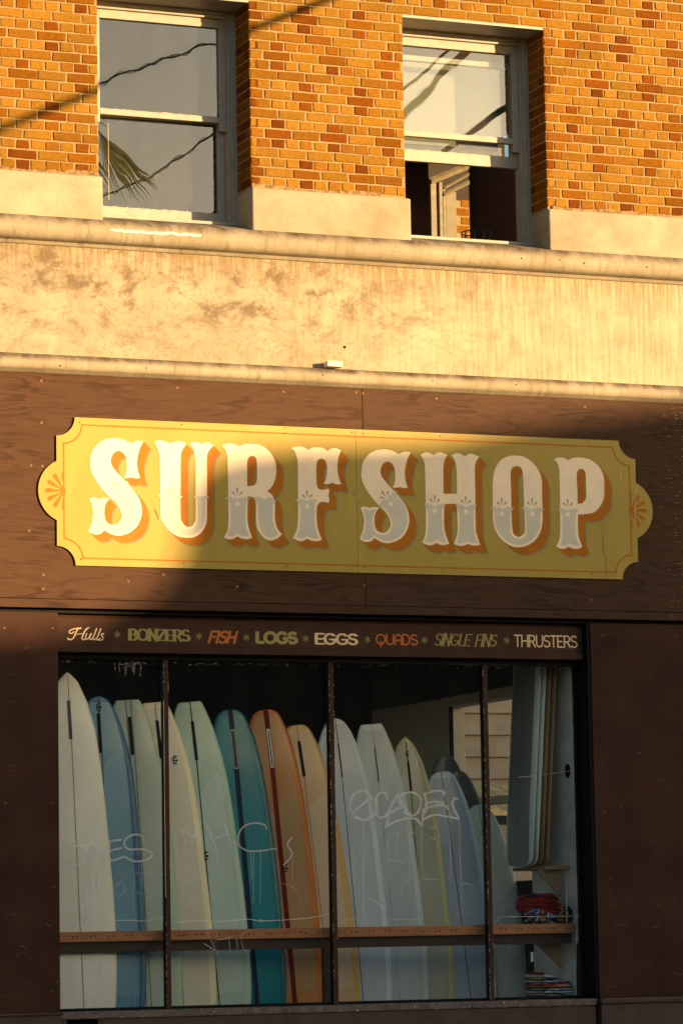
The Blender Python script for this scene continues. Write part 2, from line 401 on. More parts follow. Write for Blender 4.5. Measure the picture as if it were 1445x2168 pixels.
variants = {}
def brick_mesh(w_, h, mt, var):
    key = (round(w_, 3), mt.name, var)
    if key in variants: return variants[key]
    rnd = random.Random(hash((round(w_, 3), var)) & 0xffff)
    b = .0045; d = .06
    def j(s=.0032): return rnd.uniform(-s, s)
    o = [(-w_/2+j(), d, -h/2+j()), (w_/2+j(), d, -h/2+j()), (w_/2+j(), d, h/2+j()), (-w_/2+j(), d, h/2+j())]
    m_ = [(x, .004, z) for x, _, z in o]
    f_ = [(x-b*(1 if x > 0 else -1), 0+j(.0012), z-b*(1 if z > 0 else -1)) for x, _, z in o]
    V = o+m_+f_
    Fc = [(8, 9, 10, 11)]
    for i in range(4): k2 = (i+1) % 4; Fc += [(4+i, 4+k2, 8+k2, 8+i), (i, k2, 4+k2, 4+i)]
    me = bpy.data.meshes.new('brick'); me.from_pydata(V, [], Fc); me.materials.append(mt); me.update()
    variants[key] = me; return me
bricks = []
def lay(x0, x1, off, k0, k1):
    for k_ in range(k0, k1):
        z = 8.148-k_*CH; t = k_ % 8
        A = -.2216+off+(0 if t in (7, 0, 1, 2, 3) else 2*HP)
        h = CH-.0108
        if t in (0, 2, 4, 6): pitch, ph = HP, A
        else: pitch = 2*HP; ph = A if t in (1, 5) else A+HP
        n0 = math.floor((x0-ph)/pitch)-1; n1 = math.ceil((x1-ph)/pitch)+1
        for n in range(n0, n1+1):
            c = ph+n*pitch; a = c-pitch/2+.0062+random.uniform(-.0025, .0025); b = c+pitch/2-.0062+random.uniform(-.0025, .0025)
            if t in (0, 2, 4, 6): dark = (n % 4 == 0)
            elif t in (1, 5): dark = (n % 2 == 0)
            else: dark = False
            a = max(a, x0+.001); b = min(b, x1-.001)
            if b-a < .02: continue
            bricks.append((a, b, z, h, dark, t % 2 == 1))
lay(XL+2, W1[0], .03, 0, 19); lay(W1[1], W2[0], 0, 0, 19); lay(W2[1], XR, -.016, 0, 19); lay(XL+2, XR, 0, -7, 0)
def seen(a, b, z):
    v = Vector(((a+b)/2, 0, z))-CAM
    px = 722.5+F*v.dot(rt)/v.dot(fw); py = 1084-F*v.dot(up)/v.dot(fw)
    return -40 < px < 1485 and -15 < py
vis = [q for q in bricks if seen(q[0], q[1], q[2])]; hid = [q for q in bricks if not seen(q[0], q[1], q[2])]
vis.sort(key=lambda q: -(q[1]-q[0]))
def bmat(q):
    if q[4]: return random.choices(M_BD, (5, 4, 2) if not q[5] else (3, 0, 6))[0]
    return random.choices(M_BR, (10, 6, 1.2, 6))[0]
for q in vis[:300]:
    a, b, z, h, dk, st = q
    o = bpy.data.objects.new('brick', brick_mesh(b-a, h, bmat(q), random.randint(0, 4)))
    o.location = ((a+b)/2, random.uniform(-.0015, .002), z); o.rotation_euler = (random.uniform(-.008, .008), random.uniform(-.006, .006), random.uniform(-.008, .008))
    link(o, bld)
mb = MB(); allm = M_BR+M_BD
for q in vis[300:]+hid:
    a, b, z, h, dk, st = q; me = brick_mesh(b-a, h, M_BR[0], random.randint(0, 4)); ox, oy = (a+b)/2, random.uniform(-.0015, .002)
    mb.add([(v.co.x+ox, v.co.y+oy, v.co.z+z) for v in me.vertices], [tuple(p.vertices) for p in me.polygons], allm.index(bmat(q)))
# bricks of the window reveals (facing left), in redder, darker colours that deepen their shade
for xr in (W1[1], W2[1]):
    for k_ in range(0, 19):
        z = 8.148-k_*CH; h = CH-.0108; segs = ((.004, .102), (.112, .32)) if k_ % 2 else ((.004, .21), (.222, .33))
        for (a, b) in segs:
            dk = (k_ % 4 in (1, 2, 0)) and random.random() < .5
            me = brick_mesh(b-a, h, M_BR[0], random.randint(0, 4)); cy = (a+b)/2
            mb.add([(xr-.0055+v.co.y, cy-v.co.x, v.co.z+z) for v in me.vertices], [tuple(p.vertices) for p in me.polygons], allm.index(random.choice(M_BD[:2] if dk else M_BD[2:]+[M_BR[2]])))
tag(mb.build('bricks', allm, bld), kind='stuff')
# crumbled mortar over the stone blocks
def crumb(x0, x1):
    mb = MB(); n = int((x1-x0)/.007); V = []; Fc = []; ra = 0
    for i in range(n+1):
        x = x0+(x1-x0)*i/n; ra = ra*.85+random.uniform(-.004, .004); t = ZB+.026+.010*math.sin(x*9)+ra
        V += [(x, -.016+ra*.3, ZB-.012), (x, -.004, t), (x, .02, t+.004)]
    for i in range(n): Fc += [(3*i, 3*i+3, 3*i+4, 3*i+1), (3*i+1, 3*i+4, 3*i+5, 3*i+2)]
    mb.add(V, Fc); mb.build('mortar_bed', M_CRUMB, bld)
crumb(-3.2, W1[0]); crumb(W1[1], W2[0]-.2); crumb(W2[1]+.03, XR)

# stone blocks below the piers, torus, frieze, lower moulding
for a, b in ((XL, W1[0]+.022), (W1[1]-.012, W2[0]+.024), (W2[1]-.012, XR)):
    m2 = MB().box(a, b, -.038, YF, 6.455, ZB-.001, .016); m2.build('stone_block', M_BLK, bld, True)
prof = [(YF+.2, 6.590), (.22, 6.572), (.02, 6.512)]
for i in range(11):
    t = math.pi*(.5-i/10*1.02); prof.append((-.035-.085*max(0, math.cos(t))**.8, 6.407+.085*math.sin(t)))
prof += [(-.022, 6.318), (-.022, 6.300), (0, 6.296), (.2, 6.296)]
MB().profile(prof, XL, XR, nx=30).build('torus_moulding', M_MLD, bld, True)
MB().box(XL, XR, 0, .32, 5.530, 6.2955).build('stucco_frieze', M_FRZ, bld)
prof = [(.30, 5.532), (-.028, 5.524)]
for i in range(9):
    t = math.pi*(.5-i/8*1.0); prof.append((-.040-.040*max(0, math.cos(t)), 5.462+.052*math.sin(t)))
prof += [(-.030, 5.398), (.0, 5.392), (.2, 5.392)]
MB().profile(prof, XL, XR, nx=20).build('lower_moulding', M_MLD, bld, True)
# patched sealant smears on the torus, small block and holes
def smear(px0, py0, px1, py1, wd, seed):
    rnd = random.Random(seed); polys = []
    n = 26
    for i in range(n):
        t = i/n; px = px0+(px1-px0)*t; py = py0+(py1-py0)*t
        q = P(px, py+rnd.uniform(-1.5, 1.5), -.115); polys.append(ell(q.x, q.z, .022+rnd.random()*.015, wd*(.5+rnd.random()*.7), rnd.uniform(-.2, .2), 9))
    tr, pts = union(polys)
    o = mesh('sealant_smear', [(p_[0], -.1235, p_[1]) for p_ in pts], tr, M_CR, bld)
smear(240, 488, 425, 499, .010, 3)
q0 = P(688, 768, -.05); q1 = P(720, 778, -.05)
MB().box(q0.x, q1.x, -.10, -.02, q1.z-.003, q0.z+.008, .003).build('mortar_lump', M_CR, bld)
mb = MB()
for px, py, r_, y in ((729, 735, .011, -.0005), (128, 774, .005, -.081), (310, 779, .005, -.081), (683, 794, .005, -.081), (915, 806, .005, -.081), (1092, 814, .005, -.081), (1184, 550, .006, -.121), (1236, 557, .006, -.121), (1103, 547, .006, -.121), (1369, 565, .006, -.121), (953, 748, .005, -.0005)):
    q = P(px, py, y); tr, pts = fill([ell(q.x, q.z, r_, r_, 0, 8)]); mb.add([(a, y-.0012, b) for a, b in pts], tr)
mb.build('drilled_holes', M_BLACK, bld)

# fascia plywood
XS = .17
MB().box(XL, XS-.002, -.012, .02, 3.835, 5.394, .002).build('plywood_panel', M_PLY, bld)
MB().box(XS+.002, XR, -.013, .02, 3.835, 5.394, .002).build('plywood_panel', M_PLY2, bld)
MB().box(XL, XR, -.016, .03, 3.772, 3.8315, .003).build('fascia_trim', M_PLY2, bld)
for px, py in ((88, 806), (88, 895), (375, 821), (600, 830), (753, 831), (768, 833), (923, 844), (1237, 862), (90, 987), (62, 1124), (92, 1217), (92, 1247), (272, 1231), (346, 1217), (502, 1242), (770, 1240), (1250, 1270), (1405, 880), (66, 986)):
    q = P(px, py, -.014); mb = MB(); n = 10
    V = [(q.x, -.0145, q.z)]+[(q.x+.007*math.cos(t), -.0165, q.z+.007*math.sin(t)) for t in [6.283*i/n for i in range(n)]]+[(q.x+.011*math.cos(t), -.0125, q.z+.011*math.sin(t)) for t in [6.283*i/n for i in range(n)]]
    mb.add(V, [(0, 1+i, 1+(i+1) % n) for i in range(n)]+[(1+i, 1+n+i, 1+n+(i+1) % n, 1+(i+1) % n) for i in range(n)]); mb.build('screw', M_SCREW, bld)

# shopfront
PL, PR = -2.097, 1.945                     # opening between the pilasters
YH, YG = .10, .24                           # header board face, glass
MB().box(XL, PL, .018, .5, 1.035, 3.745, .004).build('pilaster', M_BROWN, bld)
MB().box(PR, XR, .018, .5, 1.035, 3.745, .004).build('pilaster', M_BROWN, bld)
MB().box(XL, PL+.004, -.012, .5, 0, 1.020, .006).box(XL, PL+.01, -.03, .4, 1.0205, 1.0345, .004).build('pilaster_base', M_KICK, bld)
MB().box(PR-.004, XR, -.012, .5, 0, .990, .006).box(PR-.01, XR, -.03, .4, .9905, 1.0345, .012).build('pilaster_base', M_KICK, bld)
rnd = random.Random(21)
for cx0, cx1, nn in ((-2.5, -2.12, 16), (1.99, 2.6, 18)):
    polys = []
    for i in range(nn):
        x = rnd.uniform(cx0, cx1); z = rnd.choice((rnd.uniform(1.1, 1.9), rnd.uniform(1.1, 3.6))); a = rnd.uniform(-.5, .5); l_ = rnd.uniform(.01, .06)
        polys += stroke([(x, z), (x+l_*math.cos(a), z+l_*math.sin(a))], rnd.uniform(.002, .006))
    flat('scuff_marks', union(polys), .0172, M_SCUFF, bld)
for px, py in ((10, 1330), (112, 1330), (112, 1700), (12, 1700), (112, 2100), (1275, 1345), (1430, 1345), (1278, 1720), (1283, 2090)):
    q = P(px, py, .0172); flat('nail_head', fill([ell(q.x, q.z, .006, .006, 0, 8)]), .0170, M_SCREW, bld)
MB().box(XL, XR, .06, .45, 3.7452, 5.39).build('wall_core', M_BLACK, bld)
MB().box(PR-.022, PR-.0005, .03, .30, 1.035, 3.744).build('black_jamb', M_BLACK, bld)

# header board with the painted list of boards
hz1 = Z(600, 1316, YH); hz0 = Z(600, 1373, YH)
hdr = thing('painted_header_board', (-.1, YH, hz0), 'long brown header board above the shop window painted with a row of surfboard types', 'sign')
MB().box(PL+.002, PR-.025, YH, YG, hz0, hz1, .002).build('board', M_BROWN2, hdr)
MB().box(PL+.002, PR-.025, YH+.02, YG, hz1+.002, hz1+.036, .003).box(PL+.002, PR-.025, YH+.035, YG, hz1+.038, 3.744, .003).build('upper_trim', M_BROWN, hdr)
MB().box(PL+.002, PR-.025, YH-.012, YG+.01, hz0-.048, hz0-.001, .004).build('lower_trim', M_BROWN2, hdr)
MB().box(PL+.002, PR-.025, YG-.06, YG+.03, hz0-.085, hz0-.049).build('painted_shadow_gap', M_BLACK, hdr)  # solid black bar painted in for the dark recess above the glass

def arc(cx, cy, rx, ry, a0, a1, n=10):
    return [(cx+rx*math.cos(R(a0+(a1-a0)*i/n)), cy+ry*math.sin(R(a0+(a1-a0)*i/n))) for i in range(n+1)]
GL = {  # strokes on a 1-high grid, with advance width
 'L': (.62, [[(.08, 1), (.08, .04), (.58, .04)]]),
 'O': (.92, [arc(.46, .5, .40, .47, 0, 360, 20)]),
 'G': (.92, [arc(.46, .5, .40, .47, 45, 330, 16)+[(.84, .45), (.52, .45)]]),
 'S': (.68, [arc(.34, .74, .27, .23, 30, 235, 9)+arc(.34, .27, .29, .24, 70, -150, 10)]),
 'E': (.66, [[(.60, .97), (.08, .97), (.08, .03), (.62, .03)], [(.08, .5), (.50, .5)]]),
 'F': (.62, [[(.60, .97), (.08, .97), (.08, 0)], [(.08, .52), (.48, .52)]]),
 'I': (.22, [[(.10, 0), (.10, 1)]]),
 'H': (.74, [[(.08, 0), (.08, 1)], [(.66, 0), (.66, 1)], [(.08, .5), (.66, .5)]]),
 'T': (.66, [[(.0, .97), (.64, .97)], [(.32, .97), (.32, 0)]]),
 'R': (.70, [[(.08, 0), (.08, .97), (.36, .97)]+arc(.36, .72, .24, .25, 90, -90, 9)+[(.08, .47)], [(.36, .47), (.66, 0)]]),
 'U': (.76, [[(.08, 1), (.08, .34)]+arc(.38, .33, .30, .30, 180, 360, 10)+[(.68, 1)]]),
 'Q': (.92, [arc(.46, .5, .40, .45, 0, 360, 20), [(.46, .30), (.46, -.22)]]),
 'A': (.72, [[(.08, 0), (.08, .62)]+arc(.37, .62, .29, .34, 180, 0, 10)+[(.66, 0)], [(.08, .42), (.66, .42)]]),
 'D': (.78, [[(.08, .03), (.08, .97), (.30, .97)]+arc(.30, .5, .40, .47, 90, -90, 12)+[(.08, .03)]]),
 'N': (.76, [[(.08, 0), (.08, 1)], [(.08, 1), (.68, 0)], [(.68, 0), (.68, 1)]]),
 'B': (.70, [[(.08, .03), (.08, .97), (.36, .97)]+arc(.36, .73, .22, .22, 90, -90, 8)+[(.08, .51)]+[(.38, .51)]+arc(.38, .27, .25, .24, 90, -90, 8)+[(.08, .03)]]),
 'Z': (.70, [[(.05, .96), (.64, .96), (.06, .04), (.66, .04)]]),
 ' ': (.55, []),
}
def word(name, text, px0, px1, py0, py1, mt, w, wv=None, slant=0, serif=0, stencil=False, label=None):
    y = YH-.0012
    a = P(px0, (py0+py1)/2, y); b = P(px1, (py0+py1)/2, y); top = P((px0+px1)/2, py0, y).z; bot = P((px0+px1)/2, py1, y).z
    H = top-bot; tot = sum(GL[c][0] for c in text); sx = (b.x-a.x-slant*H-w*H*.6)/tot
    polys = []; cx = a.x+w*H*.3
    for ch in text:
        for ln in GL[ch][1]:
            pts = [(cx+p[0]*sx+slant*H*p[1], bot+w*H*.25+p[1]*H*(1-w*.5)) for p in ln]
            polys += stroke(pts, w*H, (wv or w)*H)
            if len(pts) > 6:
                for q in pts[1:-1]: polys.append(ell(q[0], q[1], w*H*.42, (wv or w)*H*.42, 0, 8))
            if serif:
                for q, o in ((ln[0], pts[0]), (ln[-1], pts[-1])):
                    polys.append([(o[0]-serif*H, o[1]-.05*H), (o[0]+serif*H, o[1]-.05*H), (o[0]+serif*H, o[1]+.05*H), (o[0]-serif*H, o[1]+.05*H)])
        cx += GL[ch][0]*sx
    o = flat(name, union(polys), y, mt, hdr)
    if label: o['label'] = label
    return o
word('lettering', 'BONZERS', 271, 404, 1330.5, 1358.5, M_W_OL, .29, .08, label='olive fat stencil word BONZERS')
word('lettering', 'FISH', 438, 506, 1335, 1363, M_W_OR, .20, .16, slant=.28, label='orange brush word FISH')
word('lettering', 'LOGS', 540, 631, 1337, 1363.5, M_W_OL, .30, .24, label='olive heavy word LOGS')
word('lettering', 'EGGS', 665, 758, 1340, 1366, M_W_CR, .27, .14, serif=.17, label='cream slab serif word EGGS')
word('lettering', 'QUADS', 794, 885, 1342, 1366, M_W_OR, .14, label='orange rounded outline word QUADS')
word('lettering', 'SINGLE FINS', 917, 1055, 1341.5, 1369, M_W_OL, .145, .05, slant=.25, serif=.045, label='olive italic words SINGLE FINS')
word('lettering', 'THRUSTERS', 1087, 1222, 1344.5, 1371, M_W_CR, .115, label='thin cream word THRUSTERS')
# script word Hulls, traced strokes (zoomed pixel units)
def hl(s): return [tuple(float(v) for v in t.split(',')) for t in s.split()]
HS = [("130,72 95,78 65,92 62,108 80,112 98,98", 7), ("152,72 128,78 112,105 100,135 82,156 58,158 50,148", 9), ("198,75 180,95 165,130 158,150 172,160 184,150", 10), ("105,120 130,118 175,112", 5),
      ("198,75 208,68 214,70", 5), ("196,112 186,140 192,156 206,152 224,118", 8), ("230,112 218,148 226,158 240,148", 9), ("270,76 250,130 242,152 252,160 266,150", 9), ("302,78 280,132 272,154 282,162 298,150", 9),
      ("326,118 314,114 306,124 318,140 316,158 298,164 288,156", 8)]
polys = []
for s_, w_ in HS:
    c = curve([(130+a/3.6125, 1310+b/3.6125) for a, b in hl(s_)], 5)
    q = [P(a, b, YH-.0012) for a, b in c]; q = [(v.x, v.z) for v in q]
    polys += stroke(q, w_/3.6125*.00375)
    polys += [ell(v[0], v[1], w_/3.6125*.0017, w_/3.6125*.0017, 0, 7) for v in q[::2]]
flat('lettering', union(polys), YH-.0012, M_W_CR, hdr)['label'] = 'cream script word Hulls'
for px, py in ((248.5, 1343), (421.5, 1347), (521.5, 1350), (647, 1352), (777.5, 1354), (898, 1355), (1072, 1356)):
    q = P(px, py, YH-.0012); polys = []
    for a in range(3):
        t = R(90+60*a); c, s_ = math.cos(t)*.024, math.sin(t)*.024; polys += stroke([(q.x-c, q.z-s_), (q.x+c, q.z+s_)], .0045)
        for sg in (-1, 1): polys.append(ell(q.x+c*sg*.85, q.z+s_*sg*.85, .0042, .0042, 0, 8))
    flat('asterisk', union(polys), YH-.0012, M_W_OL, hdr)

# ------------------------------------------------------------------ the SURF SHOP sign
YS0, YS = -.0135, -.028
xl = X(120.5, 1040, YS); xr = X(1346.5, 1080, YS); zt, zb = 5.094, 4.066; zm = (zt+zb)/2
sgn = thing('shop_sign', ((xl+xr)/2, YS0, zb), 'large yellow SURF SHOP signboard with scooped corners screwed to the brown plywood fascia', 'sign')
rc = .132; hc, sg_ = .205, .132; RR = (hc*hc+sg_*sg_)/(2*sg_)
def sign_outline(ins=0.0, ears=True, n=10):
    L = []
    x0, x1, z0, z1 = xl+ins, xr-ins, zb+ins, zt-ins; r_ = rc
    L += [(x0+r_*math.cos(R(t)), z1+r_*math.sin(R(t))) for t in [0-90*i/n for i in range(n+1)]]
    if ears:
        a = math.asin(hc/RR); cx = x0+RR-sg_
        L += [(cx-RR*math.cos(a*(1-2*i/20)), zm+RR*math.sin(a*(1-2*i/20))) for i in range(21)]
    L += [(x0+r_*math.cos(R(t)), z0+r_*math.sin(R(t))) for t in [90-90*i/n for i in range(n+1)]]
    L += [(x1+r_*math.cos(R(t)), z0+r_*math.sin(R(t))) for t in [180-90*i/n for i in range(n+1)]]
    if ears:
        a = math.asin(hc/RR); cx = x1-RR+sg_
        L += [(cx+RR*math.cos(a*(-1+2*i/20)), zm+RR*math.sin(a*(-1+2*i/20))) for i in range(21)]
    L += [(x1+r_*math.cos(R(t)), z1+r_*math.sin(R(t))) for t in [270-90*i/n for i in range(n+1)]]
    return L
OL = sign_outline(); xseam = X(755, 1058, YS)
left = [p for p in OL if p[0] < xseam]; right_ = [p for p in OL if p[0] > xseam]
# outline runs counter-clockwise from the upper left scoop
iL = [i for i, p in enumerate(OL) if p[0] < xseam]
left = [OL[i] for i in iL]; left = left+[(xseam-.0012, zb), (xseam-.0012, zt)]
right_ = right_+[(xseam+.0012, zt), (xseam+.0012, zb)]
MB().prism(left, YS, YS0, 0, 1).build('sign_panel', [M_SY, M_SE], sgn)
MB().prism(right_, YS, YS0, 0, 1).build('sign_panel', [M_SY, M_SE], sgn)
IN = sign_outline(.046, False, 12); n_ = len(IN)
ring = [IN, None]
def shrink(L, d):
    out = []; n = len(L)
    for i in range(n):
        a, b, c = L[i-1], L[i], L[(i+1) % n]
        e1 = Vector((b[0]-a[0], b[1]-a[1])); e2 = Vector((c[0]-b[0], c[1]-b[1]))
        if e1.length < 1e-6: e1 = e2
        if e2.length < 1e-6: e2 = e1
        e1.normalize(); e2.normalize(); n1 = Vector((-e1.y, e1.x)); n2 = Vector((-e2.y, e2.x)); nn = (n1+n2)
        nn = nn/ max(nn.dot(n1), .35); out.append((b[0]+nn.x*d, b[1]+nn.y*d))
    return out
flat('border_line', fill([IN, shrink(IN, .0105)]), YS-.0006, M_OR, sgn)
for side in (-1, 1):
    cx = xl+.046+.006 if side < 0 else xr-.046-.006; pet = []
    for a in (90, 58, 29, 0, -29, -58, -90):
        dx, dz = math.cos(R(a))*side, math.sin(R(a)); tip = .135
        pts = [(cx+dx*.02, zm+dz*.02)]; px_, pz_ = -dz, dx
        L = [(.012, .0), (.07, .010), (.115, .0165), (.130, .012), (.136, 0)]
        poly = [(cx+dx*s_+px_*w_, zm+dz*s_+pz_*w_) for s_, w_ in L]+[(cx+dx*s_-px_*w_, zm+dz*s_-pz_*w_) for s_, w_ in L[::-1][1:-1]]
        if abs(a) == 90: poly = [(cx+side*max(0, (p_[0]-cx)*side), p_[1]) for p_ in poly]
        pet.append(poly)
    pet.append(ell(cx+side*.008, zm, .02, .035, 0, 14))
    tr, pts = union(pet); flat('rosette', (tr, pts), YS-.0010, M_OR, sgn)

S1 = "497,95! 560,68 640,75! 600,150 572,260 568,330 580,410 603,475! 550,479 510,466! 470,476 424,472! 445,430 455,370 452,280 440,235 410,195 362,178 315,200 288,250 283,300 300,350 350,415 430,500 520,600 590,700 620,810 613,900 570,1000 490,1070 380,1105 290,1090 210,1045! 170,1083 110,1092 60,1072 38,1052! 75,960 88,850 75,770 48,700! 95,690 155,708! 205,692 265,705! 225,760 211,830 215,900 240,960 300,987 355,975 393,920 397,860 370,790 320,730 255,670 160,560 90,450 60,370 57,290 75,190 140,100 220,55 320,40 420,55"
S1i = "256,680! 300,625 350,605 410,545 465,508! 482,570 540,640 585,720 598,810 590,900 545,990 470,1052 380,1080 290,1065 212,1018! 165,1058 110,1066 62,1046! 98,950 108,850 97,780 78,716! 105,714 155,735! 200,716 235,722! 198,790 188,850 193,910 225,985 300,1010 368,1000 415,930 420,855 392,780 345,725 300,690"
U1 = "757,82! 800,65 860,68 932,100! 980,75 1050,75 1108,105! 1060,170 1043,260 1043,500 1043,880 1058,950 1095,1000 1130,1010 1170,998 1200,950 1207,900 1207,500 1203,280 1190,180 1145,98! 1180,85 1225,85 1273,108! 1310,88 1355,90 1402,120! 1350,180 1330,260 1332,500 1332,880 1320,980 1270,1070 1200,1118 1120,1130 1010,1110 920,1050 850,960 825,870 820,500 815,280 800,170"
U1i = "792,660! 860,655 930,678! 1000,657 1070,680! 1035,702 1022,745 1022,900 1037,970 1075,1020 1130,1036 1185,1025 1218,970 1230,900 1226,740 1213,702 1183,675! 1225,663 1275,682! 1320,668 1358,686! 1318,704 1308,745 1308,880 1297,965 1265,1030 1205,1083 1120,1104 1015,1085 935,1035 878,965 850,870 846,745 825,702"
R1 = "48,68! 110,50 180,52 238,78! 300,55 400,52 500,80 580,150 630,240 642,350 625,450 585,530 540,568! 585,595 612,640 628,700 628,860 645,950 670,1000 705,1037! 660,1080 600,1105 540,1100 480,1050 435,980 420,900 420,720 408,660 385,635 330,622! 330,700 328,860 340,960 380,1075! 330,1093 270,1087 215,1060! 170,1090 110,1092 70,1072! 105,1010 118,930 118,700 112,300 105,180 85,110"
R1h = "325,512! 325,350 326,250 340,200 378,183 415,200 430,250 432,430 415,488 370,510"
R1i = ["88,640! 150,630 222,652! 290,628 356,650! 320,672 304,745 305,900 318,985 345,1060! 280,1057 217,1028! 165,1060 108,1052! 140,965 148,880 146,745 122,672", "395,634! 460,630 517,665! 560,635 642,668! 612,692 602,745 602,880 622,960 662,1035! 615,1070 560,1072 503,1032 465,960 450,880 445,745 425,676"]
F1 = "805,98! 860,82 930,85 990,115! 1040,92 1110,90 1160,102 1203,130! 1240,103 1300,100 1348,125! 1320,200 1310,300 1320,400 1350,490! 1300,494 1253,475! 1210,492 1158,485! 1185,430 1195,340 1190,280 1175,232 1135,212 1095,232 1080,290 1080,450 1090,520 1120,548 1170,550 1215,538! 1219,580 1208,617! 1222,650 1213,698! 1170,685 1120,690 1090,725 1083,780 1083,880 1095,980 1140,1098! 1090,1115 1030,1110 978,1088! 930,1112 880,1110 820,1078! 860,1000 875,900 880,700 875,280 860,180 840,130"
F1i = ["848,664! 910,652 977,672! 1030,655 1090,664! 1070,692 1060,760 1060,900 1075,990 1106,1082! 1040,1082 978,1058! 925,1085 862,1070! 892,980 905,890 904,760 882,698"]
H1 = "692,118! 740,95 790,98 838,120! 880,95 930,95 988,122! 955,180 942,260 943,400 943,545! 1090,545! 1088,400 1085,280 1070,190 1030,125! 1080,103 1130,108 1178,135! 1220,110 1270,112 1337,140! 1300,190 1285,270 1290,500 1295,900 1310,1000 1343,1103! 1290,1112 1250,1107 1208,1090! 1160,1114 1110,1112 1055,1092! 1085,1010 1097,920 1092,780 1090,655! 950,655! 950,780 950,880 965,980 1005,1090! 960,1104 910,1102 862,1080! 820,1107 770,1105 710,1080! 740,1000 750,900 748,600 740,260 725,180"
H1a = "725,656! 790,653 850,682! 905,655 972,660! 938,690 928,750 928,890 945,990 976,1075! 920,1072 862,1048! 812,1076 746,1066! 770,980 777,890 775,760 755,692"
O1 = "335,75 430,90 520,150 590,240 622,340 625,500 630,680 630,800 610,900 560,990 480,1050 380,1078 290,1065 190,1000 120,900 90,790 87,650 85,500 88,340 110,230 170,130 250,85"
O1h = "348,190 390,205 412,250 420,380 425,500 432,700 438,880 425,930 375,963 325,940 303,890 292,700 288,500 283,350 283,260 300,210"
O1i = ["68,636! 130,634 197,660! 250,635 322,654! 288,680 276,745 280,900 310,963 375,987 432,965 456,900 450,745 432,682 406,642! 460,637 522,662! 575,638 652,660! 617,686 606,745 603,820 588,890 540,970 470,1027 380,1050 298,1036 208,978 140,890 112,790 108,745 95,682"]
P1 = "748,118! 800,98 860,100 912,128! 960,102 1050,98 1150,120 1240,190 1290,280 1305,380 1300,530 1265,620 1200,690 1120,713 1018,718! 1016,800 1018,900 1030,980 1065,1072! 1020,1093 960,1092 918,1070! 870,1093 820,1092 780,1070! 812,990 822,900 820,600 815,300 805,200 780,140"
P1h = "1013,600! 1010,450 1004,350 1003,290 1015,240 1050,220 1085,235 1100,285 1105,400 1108,520 1090,570 1055,598"
P1i = ["797,662! 850,654 912,676! 970,655 1026,664! 1003,692 990,745 990,900 1000,980 1036,1060! 970,1057 915,1035! 872,1062 826,1055! 848,980 853,890 850,755 825,694"]
def letter(nm, outs, holes, inl, dots, org, aff=None):
    a_ = aff or (lambda x, y: (x, y))
    def cv(path, dx=0, dy=0, n=4):
        out = []
        for x, y in spl(path, n):
            x, y = a_(x, y); q = P(org[0]+(x+dx)/5.161, org[1]+(y+dy)/5.161, YS); out.append((q.x, q.z))
        return out
    loops = [cv(outs)]+[cv(h) for h in holes]
    # direction of the painted block shade, in metres on the board
    c0 = P(org[0]+100, org[1]+100, YS); c1 = P(org[0]+100+79/5.161, org[1]+100+80/5.161, YS); D = (c1.x-c0.x, c1.z-c0.z)
    c2 = P(org[0]+100+14/5.161, org[1]+100+16/5.161, YS); E_ = (c2.x-c0.x, c2.z-c0.z)
    def sweep(D0):
        L2 = [[(p_[0]+D0[0], p_[1]+D0[1]) for p_ in L] for L in loops]
        ex = [(a, b) for A, B in zip(loops, L2) for a, b in zip(A, B)]
        N = 14
        return cdt(loops+L2, lambda c: any(inside((c[0]-D0[0]*i/N, c[1]-D0[1]*i/N), loops) for i in range(N+1)), ex)
    sw = sweep(D)
    lt = flat('letter', fill(loops), YS-.0024, M_CR, sgn); lt['label'] = nm
    flat('cast_shade', (sw[0], [(p_[0]+E_[0], p_[1]+E_[1]) for p_ in sw[1]]), YS-.0006, M_SH, lt)
    flat('block_shade', sw, YS-.0014, M_OR, lt)
    for s_ in inl:
        flat('inlay', fill([cv(s_)]), YS-.0030, M_BL, lt)
    for (x, y, fl) in dots:
        q = P(org[0]+x/5.161, org[1]+y/5.161, YS); flat('dot', fill([ell(q.x, q.z, .0165, .0165, 0, 16)]), YS-.0036, M_CR, lt)
        pl = []
        for ang, sc_ in ((0, 1.0), (42, .78), (-42, .78)):
            t = R(90-ang+fl); dx, dz = math.cos(t), math.sin(t); ox, oz = q.x+math.cos(R(90+fl))*.044, q.z+math.sin(R(90+fl))*.044
            L = [(.014, 0), (.032, .004), (.052*sc_+.004, .0085), (.064*sc_+.004, .006), (.070*sc_+.004, 0)]
            pl.append([(ox+dx*s_-dz*w_, oz+dz*s_+dx*w_) for s_, w_ in L]+[(ox+dx*s_+dz*w_, oz+dz*s_-dx*w_) for s_, w_ in L[::-1][1:-1]])
        flat('petals', union(pl), YS-.0036, M_TINT, lt)
letter('first letter S, partly sunlit', S1, [], [S1i], [(402, 657, 38)], (180, 920))
letter('letter U', U1, [], [U1i], [(930, 735, 0)], (180, 920))
letter('letter R', R1, [R1h], R1i, [(217, 705, 0)], (460, 930))
letter('letter F', F1, [], F1i, [(980, 735, 0)], (460, 930))
letter('second letter S, right of the board joint', S1, [], [S1i], [(370, 655, 38)], (755, 940), lambda x, y: (30+(x-38)*.927, 60+(y-40)*.962))
H1b = ' '.join('%g,%g%s' % (float(t.rstrip('!').split(',')[0])+343, float(t.rstrip('!').split(',')[1])+10, '!' if '!' in t else '') for t in H1a.split())
letter('letter H', H1, [], [H1a, H1b], [(850, 730, 0), (1188, 742, 0)], (755, 940))
letter('letter O', O1, [O1h], O1i, [(187, 710, 0), (518, 710, 0)], (1025, 950))
letter('letter P', P1, [P1h], P1i, [(908, 718, 0)], (1025, 950))
